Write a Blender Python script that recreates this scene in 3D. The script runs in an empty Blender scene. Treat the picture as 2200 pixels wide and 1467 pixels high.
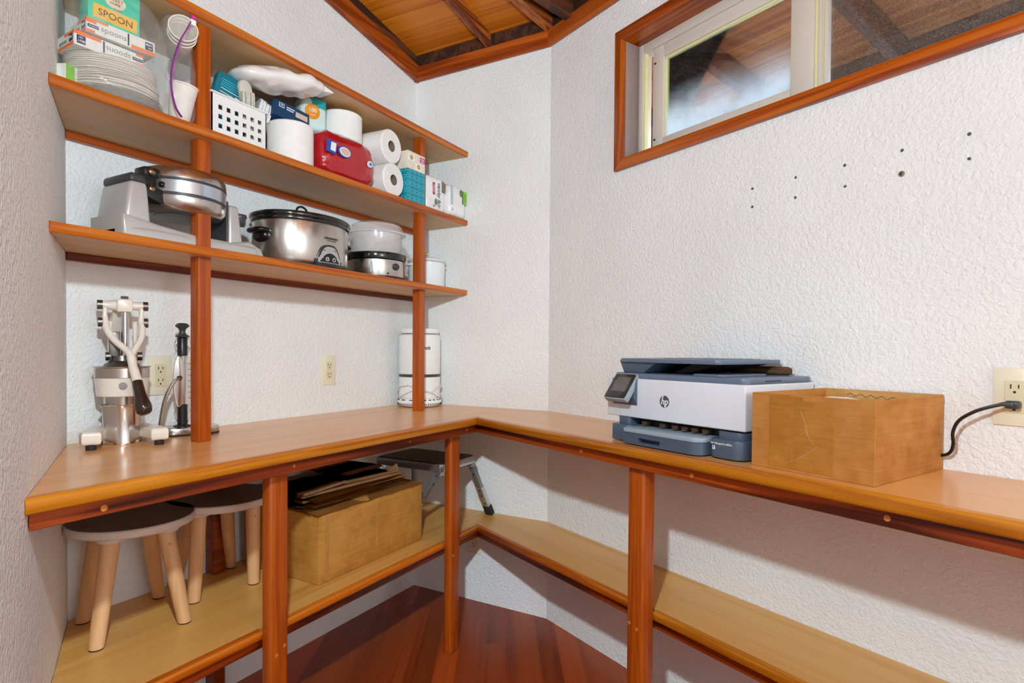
import bpy, bmesh, math, random
from mathutils import Matrix, Vector, Euler, noise
random.seed(7)
R = math.radians
PI = math.pi
scn = bpy.context.scene
COL = scn.collection

# ------------------------------------------------------------------ camera
F_PX, CY_PX = 1258.6, 770.55
H = 1.15
yaw, pit, rol = R(29.031), R(-0.8983), R(0.4196)
f0 = Vector((math.cos(yaw), math.sin(yaw), 0)); r0 = Vector((math.sin(yaw), -math.cos(yaw), 0)); u0 = Vector((0, 0, 1))
fw = f0 * math.cos(pit) + u0 * math.sin(pit); u1 = u0 * math.cos(pit) - f0 * math.sin(pit)
rt = r0 * math.cos(rol) + u1 * math.sin(rol); up = u1 * math.cos(rol) - r0 * math.sin(rol)
cd = bpy.data.cameras.new('camera'); cam = bpy.data.objects.new('camera', cd); COL.objects.link(cam)
cam.matrix_world = Matrix(((rt.x, up.x, -fw.x, 0), (rt.y, up.y, -fw.y, 0), (rt.z, up.z, -fw.z, H), (0, 0, 0, 1)))
cd.sensor_width = 36; cd.lens = F_PX / 2200 * 36; cd.shift_y = (CY_PX - 733.5) / 2200
cd.clip_start = 0.02
scn.camera = cam

# ------------------------------------------------------------------ world, lamps, exposure
wd = bpy.data.worlds.new('world'); scn.world = wd; wd.use_nodes = True
wn = wd.node_tree.nodes; wl = wd.node_tree.links
bg = wn['Background']
sky = wn.new('ShaderNodeTexSky'); sky.sky_type = 'NISHITA'; sky.sun_disc = False; sky.sun_elevation = R(48); sky.sun_rotation = R(200)
wl.new(sky.outputs[0], bg.inputs[0]); bg.inputs[1].default_value = 0.8

def lamp(name, loc, power, radius, col=(1, 1, 1)):
    l = bpy.data.lights.new(name, 'POINT'); l.energy = power; l.shadow_soft_size = radius; l.color = col
    o = bpy.data.objects.new(name, l); o.location = loc; COL.objects.link(o); return o
pl_ = lamp('pendant_lamp', (0.139, 0.254, 1.73), 14.5, 0.035, (0.84, 1.02, 1.10))     # the bare lamp over the photographer
pl_.data.use_nodes = True                                                        # gentle falloff, like a diffused flash
_n = pl_.data.node_tree.nodes; _f = _n.new('ShaderNodeLightFalloff'); _f.inputs['Strength'].default_value = 1.0
pl_.data.node_tree.links.new(_f.outputs['Constant'], _n['Emission'].inputs['Strength'])
lamp('fill_lamp', (-0.02, -2.0, 1.6), 36, 0.45, (0.88, 1.02, 1.06))                     # added, unseen fill light behind the camera that evens out the walls
scn.view_settings.view_transform = 'Standard'; scn.view_settings.look = 'None'
scn.view_settings.gamma = 1.0; scn.view_settings.use_curve_mapping = False
scn.view_settings.exposure = 0.58
scn.cycles.max_bounces = 10; scn.cycles.diffuse_bounces = 6; scn.cycles.transparent_max_bounces = 16
scn.cycles.sample_clamp_indirect = 6

# ------------------------------------------------------------------ room frame
XM, YB = 2.2525, 1.788                      # corner wall plane x, back wall plane y
C2 = Vector((2.2525, 1.072, 0))
TH = R(63.58)
EV = Vector((-math.cos(TH), -math.sin(TH), 0)); NV = Vector((-math.sin(TH), math.cos(TH), 0))   # along / out of the right wall
RZ = math.atan2(EV.y, EV.x)
def wp(s, t, z=0): return C2 + EV * s + NV * t + Vector((0, 0, z))
MR = Matrix.Translation(C2) @ Matrix.Rotation(RZ, 4, 'Z')       # local (s, -t, z)
LW0 = Vector((0.7855, 1.788, 0)); LWD = Vector((-0.4795, -0.8775, 0)).normalized(); LWN = Vector((0.8775, -0.4795, 0)).normalized()
ZC, ZL = 0.89, 0.417                        # worktop top, lower shelf top
ZS = (1.42, 1.738, 2.05)                    # wall shelf tops

# ------------------------------------------------------------------ colour and materials
def lin(c): return c / 12.92 if c <= 0.04045 else ((c + 0.055) / 1.055) ** 2.4
def hx(h, a=1.0):
    h = h.lstrip('#'); return tuple(lin(int(h[i:i + 2], 16) / 255) for i in (0, 2, 4)) + (a,)
class NT:
    def __init__(s, name):
        s.m = bpy.data.materials.new(name); s.m.use_nodes = True
        s.t = s.m.node_tree; s.b = s.t.nodes['Principled BSDF']; s.out = s.t.nodes['Material Output']
    def n(s, typ, **kw):
        nd = s.t.nodes.new('ShaderNode' + typ)
        for k, v in kw.items():
            if k in nd.inputs: nd.inputs[k].default_value = v
            else: setattr(nd, k, v)
        return nd
    def l(s, a, b): s.t.links.new(a, b)
    def coord(s, sc=(1, 1, 1), rnd=True, rot=(0, 0, 0)):
        tc = s.n('TexCoord'); mp = s.n('Mapping'); mp.inputs['Scale'].default_value = sc; mp.inputs['Rotation'].default_value = rot
        s.l(tc.outputs['Object'], mp.inputs['Vector'])
        if rnd:
            oi = s.n('ObjectInfo'); mu = s.n('Math', operation='MULTIPLY'); mu.inputs[1].default_value = 37.0
            s.l(oi.outputs['Random'], mu.inputs[0]); s.l(mu.outputs[0], mp.inputs['Location'])
        return mp.outputs['Vector']
    def noise(s, v, scale, detail=4, rough=.55, dist=0.0):
        nd = s.n('TexNoise'); nd.inputs['Scale'].default_value = scale; nd.inputs['Detail'].default_value = detail
        nd.inputs['Roughness'].default_value = rough; nd.inputs['Distortion'].default_value = dist; s.l(v, nd.inputs['Vector']); return nd.outputs['Fac']
    def ramp(s, f, stops):
        r = s.n('ValToRGB'); e = r.color_ramp.elements
        while len(e) < len(stops): e.new(0.5)
        for i, (p, c) in enumerate(stops): e[i].position = p; e[i].color = c
        s.l(f, r.inputs[0]); return r.outputs[0]
    def mix(s, f, a, b, mode='MIX'):
        m = s.n('Mix', data_type='RGBA', blend_type=mode)
        if isinstance(f, float): m.inputs[0].default_value = f
        else: s.l(f, m.inputs[0])
        for i, x in ((6, a), (7, b)):
            if isinstance(x, tuple): m.inputs[i].default_value = x
            else: s.l(x, m.inputs[i])
        return m.outputs[2]
    def bump(s, h, strength=.3, dist=.002):
        b = s.n('Bump'); b.inputs['Strength'].default_value = strength; b.inputs['Distance'].default_value = dist
        s.l(h, b.inputs['Height']); s.l(b.outputs[0], s.b.inputs['Normal'])
    def base(s, c):
        if isinstance(c, tuple): s.b.inputs['Base Color'].default_value = c
        else: s.l(c, s.b.inputs['Base Color'])
    def set(s, **kw):
        for k, v in kw.items(): s.b.inputs[k.replace('_', ' ')].default_value = v
def plain(name, col, rough=.5, metal=0.0, spec=.5, var=.04, coat=0.0, trans=0.0, alpha=1.0, emit=None):
    t = NT(name); c = hx(col)
    if var > 0:
        v = t.coord((1, 1, 1)); n = t.noise(v, 30, 3)
        d = tuple(x * (1 - var * 2) for x in c[:3]) + (1,); b = tuple(min(1, x * (1 + var)) for x in c[:3]) + (1,)
        t.base(t.ramp(n, [(.35, d), (.7, b)]))
    else: t.base(c)
    t.set(Roughness=rough, Metallic=metal, Specular_IOR_Level=spec, Coat_Weight=coat, Transmission_Weight=trans, Alpha=alpha)
    return t.m
def wood(name, dark, mid, light, axis='X', sc=1.0, rough=.35, contrast=1.0, spec=.5, pvar=.12, coat=0.0, rings=1.0):
    t = NT(name)
    s1 = [26 * sc] * 3; s1['XYZ'.index(axis)] = 1.1 * sc
    s2 = [160 * sc] * 3; s2['XYZ'.index(axis)] = 2.5 * sc
    v1 = t.coord(tuple(s1)); v2 = t.coord(tuple(s2))
    n1 = t.noise(v1, 1.0, 3, .5, .6 * rings); n2 = t.noise(v2, 1.0, 2, .6)
    wv = t.n('Math', operation='SINE'); mu = t.n('Math', operation='MULTIPLY'); mu.inputs[1].default_value = 26.0 * rings
    t.l(n1, mu.inputs[0]); t.l(mu.outputs[0], wv.inputs[0])
    ad = t.n('MapRange'); ad.inputs['From Min'].default_value = -1; ad.inputs['From Max'].default_value = 1
    t.l(wv.outputs[0], ad.inputs['Value'])
    m1 = t.n('Mix', data_type='FLOAT'); m1.inputs[0].default_value = .45
    t.l(n1, m1.inputs[2]); t.l(ad.outputs[0], m1.inputs[3])
    m2 = t.n('Mix', data_type='FLOAT'); m2.inputs[0].default_value = .35
    t.l(m1.outputs[0], m2.inputs[2]); t.l(n2, m2.inputs[3])
    w = .22 / max(contrast, .05)
    col = t.ramp(m2.outputs[0], [(max(0, .5 - w), hx(dark)), (.5, hx(mid)), (min(1, .5 + w), hx(light))])
    if pvar > 0:
        oi = t.n('ObjectInfo'); mr = t.n('MapRange'); mr.inputs['To Min'].default_value = 1 - pvar; mr.inputs['To Max'].default_value = 1 + pvar
        t.l(oi.outputs['Random'], mr.inputs['Value'])
        hs = t.n('HueSaturation'); t.l(mr.outputs[0], hs.inputs['Value']); t.l(col, hs.inputs['Color']); col = hs.outputs[0]
    t.base(col); t.set(Roughness=rough, Specular_IOR_Level=spec, Coat_Weight=coat, Coat_Roughness=.15)
    t.bump(n2, .08, .001)
    return t.m
def stucco(name, col, scale=1.0, strength=.5, flecks=0.0):
    t = NT(name); v = t.coord((1, 1, 1), rnd=False)
    wq = t.n('TexNoise'); wq.inputs['Scale'].default_value = 70; wq.inputs['Detail'].default_value = 2; t.l(v, wq.inputs['Vector'])
    mx = t.n('Mix', data_type='RGBA', blend_type='LINEAR_LIGHT'); mx.inputs[0].default_value = .012
    t.l(v, mx.inputs[6]); t.l(wq.outputs['Color'], mx.inputs[7])
    vo = t.n('TexVoronoi'); vo.feature = 'SMOOTH_F1'; vo.inputs['Scale'].default_value = 95 * scale; vo.inputs['Smoothness'].default_value = .35
    t.l(mx.outputs[2], vo.inputs['Vector'])
    n = t.noise(v, 190 * scale, 3, .6); n2 = t.noise(v, 45 * scale, 2)
    iv = t.n('Math', operation='SUBTRACT'); iv.inputs[0].default_value = 1.0; t.l(vo.outputs['Distance'], iv.inputs[1])
    a = t.n('Math', operation='MULTIPLY_ADD'); a.inputs[1].default_value = .55; t.l(n, a.inputs[0]); t.l(iv.outputs[0], a.inputs[2])
    b = t.n('Math', operation='MULTIPLY_ADD'); b.inputs[1].default_value = .4; t.l(n2, b.inputs[0]); t.l(a.outputs[0], b.inputs[2])
    c = hx(col); d = tuple(x * .93 for x in c[:3]) + (1,)
    base = t.ramp(t.noise(v, 2.2, 3), [(.3, d), (.65, c)])
    t.base(base); t.set(Roughness=.62, Specular_IOR_Level=.25)
    t.bump(b.outputs[0], strength, .0035)
    return t.m
def card(name, dark, mid, light, rough=.7, spec=.2):
    t = NT(name); v = t.coord((1, 1, 1)); vs = t.coord((8, 8, 140))
    n = t.noise(v, 14, 5, .65); n2 = t.noise(vs, 1, 2)
    m = t.n('Mix', data_type='FLOAT'); m.inputs[0].default_value = .3; t.l(n, m.inputs[2]); t.l(n2, m.inputs[3])
    t.base(t.ramp(m.outputs[0], [(.3, hx(dark)), (.5, hx(mid)), (.72, hx(light))])); t.set(Roughness=rough, Specular_IOR_Level=spec)
    t.bump(t.noise(v, 60, 3), .12, .002); return t.m
def steel(name, col='c9c6c2', rough=.26, axis='Z'):
    t = NT(name); s = [300] * 3; s['XYZ'.index(axis)] = 3
    v = t.coord(tuple(s)); n = t.noise(v, 1, 2)
    t.base(hx(col)); t.set(Metallic=1.0)
    mr = t.n('MapRange'); mr.inputs['To Min'].default_value = rough * .75; mr.inputs['To Max'].default_value = rough * 1.3
    t.l(n, mr.inputs['Value']); t.l(mr.outputs[0], t.b.inputs['Roughness']); t.bump(n, .03, .0005); return t.m
def film(name, col='f4f6f8', opac=.22, rough=.12, wrinkle=.5, nsc=28):
    """thin clear plastic: mostly see-through, the rest glossy film with crinkles"""
    t = NT(name); v = t.coord((1, 1, 1)); n = t.noise(v, nsc, 3, .6, 1.0)
    t.base(hx(col)); t.set(Roughness=rough, Specular_IOR_Level=1.0, Coat_Weight=.6, Coat_Roughness=.06); t.bump(n, wrinkle, .006)
    tr = t.n('BsdfTransparent'); ms = t.n('MixShader')
    mr = t.n('MapRange'); mr.inputs['From Min'].default_value = .35; mr.inputs['From Max'].default_value = .7
    mr.inputs['To Min'].default_value = opac * .6; mr.inputs['To Max'].default_value = opac * 1.7
    t.l(n, mr.inputs['Value']); t.l(mr.outputs[0], ms.inputs[0])
    t.l(tr.outputs[0], ms.inputs[1]); t.l(t.b.outputs[0], ms.inputs[2]); t.l(ms.outputs[0], t.out.inputs['Surface']); return t.m

M = {}
M['wall'] = stucco('wall stucco', 'e8e7e6', 1.0, .6)
M['wall_near'] = stucco('left wall stucco', 'ecebea', 1.0, 1.0)
M['post'] = wood('fir post', '7d2c05', 'a84a09', 'bd5f12', 'Z', 1.5, .32, .5)
M['edge'] = wood('edge strip', '8f3d06', 'b85c0c', 'cb761c', 'X', .9, .3, .8)
M['edge_gold'] = wood('golden edge strip', '9a4d06', 'c27412', 'd28a22', 'X', .8, .28, .7)
M['cleat'] = wood('dark cleat', '5c2004', '8a380c', 'a34a12', 'X', .9, .35, .9)
M['apron'] = wood('red apron', '4a1303', '8a3208', 'b04c0e', 'X', .55, .33, 1.4)
M['trim'] = wood('crown trim', '6a2405', '9c430c', 'b35a16', 'X', .7, .36, .9)
M['casing'] = wood('window casing wood', '6f2806', 'a2470b', 'b96012', 'X', .7, .3, 1.0)
M['casing_v'] = wood('window casing wood upright', '6f2806', 'a2470b', 'b96012', 'Z', .7, .3, 1.0)
M['top'] = wood('maple laminate top', 'cb8a4a', 'da9c58', 'e2aa68', 'X', .5, .29, .45, coat=.18, pvar=.02, rings=.5)
M['shelfply'] = wood('birch ply shelf', 'b27c38', 'd0994e', 'dcab64', 'X', .45, .36, .55, pvar=.03, rings=.6)
M['under'] = wood('birch ply underside', 'b98f60', 'cba374', 'd6b184', 'X', .4, .5, .5, pvar=.03, rings=.5)
M['ceil'] = wood('cedar ceiling plank', '9a4806', 'c46c0a', 'd68414', 'X', .5, .42, .6, pvar=.1)
M['rafter'] = wood('fir rafter', '4d1f08', '85401a', 'b0642c', 'X', .8, .45, 1.1)
M['rafter_dark'] = wood('aged rafter', '20100a', '43220f', '5e3216', 'X', .8, .6, 1.0)
M['soffit'] = wood('outdoor soffit plank', '6b3612', '9a5a26', 'b27238', 'X', .6, .6, .8)
M['floor'] = wood('jatoba floor plank', '641c06', '8a360e', 'a54c1a', 'X', .5, .36, .5, coat=.08, pvar=.4, rings=.6, spec=.35)
M['dowel'] = wood('dowel end', 'a85418', 'cf7a30', 'e09048', 'Z', 2, .45, .5)
M['pine'] = wood('pale pine leg', 'c39060', 'd9a877', 'e6bd92', 'Z', 1.0, .5, .35, pvar=.03, rings=.5)
M['stool_top'] = plain('dark stool top', '6a5848', .6, var=.02)
M['stool_white'] = plain('stool seat lacquer', 'd9c9bb', .5, var=.01)
M['card'] = card('brown carton board', 'a0662a', 'b97c3a', 'c78f50')
M['card2'] = card('tan carton board', 'a0692c', 'b98239', 'c5924c')
M['card_in'] = card('carton inside', 'a8743a', 'bd8c50', 'caa06a')
M['kraft'] = card('kraft paper', 'a07d55', 'bd976a', 'cfad82')
M['tape'] = card('packing tape', '98601c', 'b07326', 'bf8638', .25, .6)
M['black'] = plain('black plastic', '151414', .35)
M['blackgloss'] = plain('glossy black', '0d0c0c', .12, coat=.4)
M['rubber'] = plain('black rubber', '1d1c1c', .75)
M['char'] = plain('charcoal plastic', '3a3b3e', .4)
M['silverp'] = plain('silver painted plastic', 'c4c1bf', .3, metal=.35, var=.01)
M['steel'] = steel('brushed steel', 'c4bdb6', .24)
M['steel2'] = steel('polished steel', 'cfcac5', .13)
M['dark_steel'] = steel('dark cast steel', '75706c', .35)
M['chrome'] = plain('chrome rod', 'd2d2d6', .07, metal=1.0, var=0)
M['brass'] = plain('dull bolt', '9c8468', .3, metal=1.0, var=0)
M['cream'] = plain('cream enamel', 'e6dccf', .3, coat=.3, var=.02)
M['white'] = plain('white plastic', 'e9e9e7', .42, var=.01)
M['whitegloss'] = plain('white glazed', 'e8ebec', .15, coat=.4, var=.01)
M['paper'] = plain('white paper', 'efedea', .85, spec=.1, var=.02)
M['plate'] = plain('white paper plate', 'e4dcd0', .7, spec=.2, var=.03)
M['tube'] = plain('grey core board', '8a7562', .9, var=.05)
M['ivory'] = plain('ivory plate', 'e3dac3', .4, var=.01)
M['ivory2'] = plain('ivory receptacle', 'd8cda9', .4, var=.01)
M['slot'] = plain('slot dark', '2a2620', .8, var=0)
M['prn_white'] = plain('printer white', 'dfe3ea', .38, var=.005)
M['prn_dark'] = plain('printer slate', '4d5b6e', .34, var=.01)
M['prn_mid'] = plain('printer light slate', '97a8b6', .36, var=.01)
M['prn_lid'] = plain('printer lid slate', '66748a', .36, var=.01)
M['prn_black'] = plain('printer cavity', '17130f', .6, var=.02)
M['screen'] = plain('touch screen glass', '5c5a57', .12, coat=.5, var=.05)
M['glassblk'] = plain('panel glass', '2b2522', .1, coat=.5, var=0)
M['fuzz'] = card('brown felt', '3d2c1c', '5c4632', '7a6148', .95, .05)
M['ink'] = plain('black ink', '141414', .6, var=0)
M['inkw'] = plain('white ink', 'eef0f0', .6, var=0)
M['inkblue'] = plain('navy ink', '1d2f52', .5, var=0)
M['inkgrey'] = plain('grey green ink', '6d7f78', .6, var=0)
M['inkbrown'] = plain('brown ink', '4a2c10', .6, var=0)
M['inkred'] = plain('red ink', 'b23a4a', .6, var=0)
M['orange'] = plain('orange print', 'ec7a33', .45, var=.02)
M['boxwhite'] = plain('white box board', 'e3e0da', .5, var=.02)
M['green'] = plain('mint box board', '1fc7a4', .35, var=.03)
M['yellow'] = plain('yellow print', 'ecb73a', .45, var=.02)
M['teal'] = plain('teal packet', '14788c', .3, var=.06)
M['tealL'] = plain('light teal print', '45b6c4', .4, var=.02)
M['navy'] = plain('navy box board', '173f63', .35, var=.04)
M['mint'] = plain('pale mint pack', 'cfe6e0', .3, var=.03)
M['mintteal'] = plain('teal band', '1b9ba0', .35, var=.03)
M['orangedot'] = plain('orange seal', 'f0951f', .4, var=.05)
M['red'] = plain('glossy red wrap', 'b4121f', .18, coat=.5, var=.06)
M['bluedot'] = plain('blue seal', '2f8fd0', .4, var=0)
M['royal'] = plain('royal blue print', '2b4aa8', .4, var=0)
M['pinktan'] = plain('pinkish print', 'd9b9a4', .5, var=.03)
M['magenta'] = plain('magenta print', 'd02f8f', .45, var=0)
M['creamprint'] = plain('cream tissue box', 'e6dcca', .5, var=.03)
M['gold'] = plain('gold print', 'd8b06a', .5, var=.02)
M['lime'] = plain('lime print', '86c92a', .35, var=.05)
M['limedk'] = plain('dark green print', '5b7a3c', .45, var=.03)
M['greyblue'] = plain('pale blue print', 'b9c3d2', .4, var=.04)
M['wrapw'] = plain('white soft wrap', 'eceae9', .3, spec=.6, coat=.3, var=.03)
M['purple'] = plain('purple zipper', '8f1f98', .3, coat=.3, var=.05)
M['film'] = film('clear bag film', 'f2f0f0', .11, .08)
M['film2'] = film('clear wrap film', 'f6f6f6', .4, .15)
M['clearp'] = film('clear steamer plastic', 'efe9e8', .40, .16, .0, 3)
M['plug'] = plain('wall plug', '3f5a54', .7, var=.05)
M['vinyl'] = plain('window vinyl', 'cfc4b8', .4, var=.01)
M['seal'] = plain('yellowed gasket', 'd8d49a', .5, var=.02)
M['alum'] = plain('brushed aluminium', 'c9ccd2', .28, metal=.9, var=.01)
M['greym'] = plain('grey metal', '8d9393', .35, metal=.6, var=.02)
M['cord'] = plain('white cord', 'dcd8d3', .5, var=.01)
M['cupw'] = plain('white foam cup', 'e9e2d8', .55, var=.02)
M['tan'] = plain('pale grey cutlery', 'c9c3b6', .5, var=.03)
M['amber'] = plain('indicator lamp', '5e1f12', .3, var=0)
M['ground'] = plain('outdoor paving', 'a8a298', .9, var=.08)
M['rust'] = plain('rusty screw', '7b6a5a', .5, metal=.3, var=.1)
M['eye'] = plain('wall inner', 'b9b2a8', .8, var=.02)

def circles_mat(name, c0, c1, a=.028):
    t = NT(name); tc = t.n('TexCoord'); sp = t.n('SeparateXYZ'); t.l(tc.outputs['Object'], sp.inputs[0])
    def fr(sock):
        d = t.n('Math', operation='DIVIDE'); d.inputs[1].default_value = a; t.l(sock, d.inputs[0])
        f = t.n('Math', operation='FRACT'); t.l(d.outputs[0], f.inputs[0]); return f.outputs[0]
    xy = t.n('Math', operation='ADD'); t.l(sp.outputs[0], xy.inputs[0]); t.l(sp.outputs[1], xy.inputs[1])
    cx = t.n('CombineXYZ'); t.l(fr(xy.outputs[0]), cx.inputs[0]); t.l(fr(sp.outputs[2]), cx.inputs[1])
    acc = None
    for px, py in ((0, 0), (1, 0), (0, 1), (1, 1)):
        d = t.n('VectorMath', operation='DISTANCE'); t.l(cx.outputs[0], d.inputs[0]); d.inputs[1].default_value = (px, py, 0)
        s = t.n('Math', operation='SUBTRACT'); s.inputs[1].default_value = .7071; t.l(d.outputs['Value'], s.inputs[0])
        b = t.n('Math', operation='ABSOLUTE'); t.l(s.outputs[0], b.inputs[0])
        if acc is None: acc = b.outputs[0]
        else:
            m = t.n('Math', operation='MINIMUM'); t.l(acc, m.inputs[0]); t.l(b.outputs[0], m.inputs[1]); acc = m.outputs[0]
    t.base(t.ramp(acc, [(.045, hx(c1)), (.075, hx(c0))])); t.set(Roughness=.45); return t.m
M['tealcirc'] = circles_mat('teal circle print', '067f95', '35b3c4')

def whitish_glass(name):
    """clear pane mixed with a patchy whitish tone, denser towards the bottom rail"""
    t = NT(name); v = t.coord((1, 1, 1), rnd=False)
    t.set(Roughness=.0, Specular_IOR_Level=.5); t.base((1, 1, 1, 1))
    gl = t.n('BsdfGlossy'); gl.inputs['Roughness'].default_value = .02
    tr = t.n('BsdfTransparent'); fr = t.n('Fresnel'); fr.inputs['IOR'].default_value = 1.45
    g = t.n('MixShader'); t.l(fr.outputs[0], g.inputs[0]); t.l(tr.outputs[0], g.inputs[1]); t.l(gl.outputs[0], g.inputs[2])
    sp = t.n('SeparateXYZ'); tc = t.n('TexCoord'); t.l(tc.outputs['Object'], sp.inputs[0])
    mr = t.n('MapRange'); mr.inputs['From Min'].default_value = 2.08; mr.inputs['From Max'].default_value = 1.90
    mr.inputs['To Min'].default_value = 0.03; mr.inputs['To Max'].default_value = .8; t.l(sp.outputs[2], mr.inputs['Value'])
    n = t.noise(v, 9, 3, .55); s = t.noise(v, 420, 2, .5)
    pw = t.n('Math', operation='POWER'); pw.inputs[1].default_value = 1.7; t.l(mr.outputs[0], pw.inputs[0])
    mu = t.n('Math', operation='MULTIPLY'); t.l(pw.outputs[0], mu.inputs[0])
    m2 = t.n('MapRange'); m2.inputs['From Min'].default_value = .3; m2.inputs['From Max'].default_value = .7; m2.inputs['To Min'].default_value = .45; m2.inputs['To Max'].default_value = 1.25
    t.l(n, m2.inputs['Value']); t.l(m2.outputs[0], mu.inputs[1])
    sr = t.n('MapRange'); sr.inputs['From Min'].default_value = .68; sr.inputs['From Max'].default_value = .8; sr.inputs['To Max'].default_value = .5; t.l(s, sr.inputs['Value'])
    ad = t.n('Math', operation='ADD', use_clamp=True); t.l(mu.outputs[0], ad.inputs[0]); t.l(sr.outputs[0], ad.inputs[1])
    du = t.n('BsdfTranslucent'); du.inputs['Color'].default_value = hx('dfe9f2'); dd = t.n('BsdfDiffuse'); dd.inputs['Color'].default_value = hx('d5dde4')
    dm = t.n('MixShader'); dm.inputs[0].default_value = .35; t.l(du.outputs[0], dm.inputs[1]); t.l(dd.outputs[0], dm.inputs[2])
    ms = t.n('MixShader'); t.l(ad.outputs[0], ms.inputs[0]); t.l(g.outputs[0], ms.inputs[1]); t.l(dm.outputs[0], ms.inputs[2])
    t.l(ms.outputs[0], t.out.inputs['Surface']); return t.m
M['glass'] = whitish_glass('whitish window pane')
def screen_mat(name):
    t = NT(name); v = t.coord((1, 1, 1), rnd=False); n = t.noise(v, 520, 2, .7)
    t.base(t.ramp(t.noise(v, 310, 2, .6), [(.45, hx('4a443e')), (.66, hx('9a938a'))])); t.set(Roughness=.45, Metallic=.3)  # lighter specks in the colour stand in for glints on the mesh
    tr = t.n('BsdfTransparent'); ms = t.n('MixShader'); mr = t.n('MapRange')
    mr.inputs['From Min'].default_value = .4; mr.inputs['From Max'].default_value = .72; mr.inputs['To Min'].default_value = .08; mr.inputs['To Max'].default_value = .62
    t.l(n, mr.inputs['Value']); t.l(mr.outputs[0], ms.inputs[0]); t.l(tr.outputs[0], ms.inputs[1]); t.l(t.b.outputs[0], ms.inputs[2]); t.l(ms.outputs[0], t.out.inputs['Surface']); return t.m
M['screenmesh'] = screen_mat('insect screen mesh')
def scale_mat(name):
    t = NT(name); v = t.coord((1, 1, 1)); t.base(hx('d8d2cc')); t.set(Roughness=.08, Transmission_Weight=.0, Specular_IOR_Level=.6)
    tr = t.n('BsdfTransparent'); ms = t.n('MixShader'); ms.inputs[0].default_value = .35
    t.l(tr.outputs[0], ms.inputs[1]); t.l(t.b.outputs[0], ms.inputs[2]); t.l(ms.outputs[0], t.out.inputs['Surface']); return t.m
M['clearpl'] = scale_mat('clear plastic tube')

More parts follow.
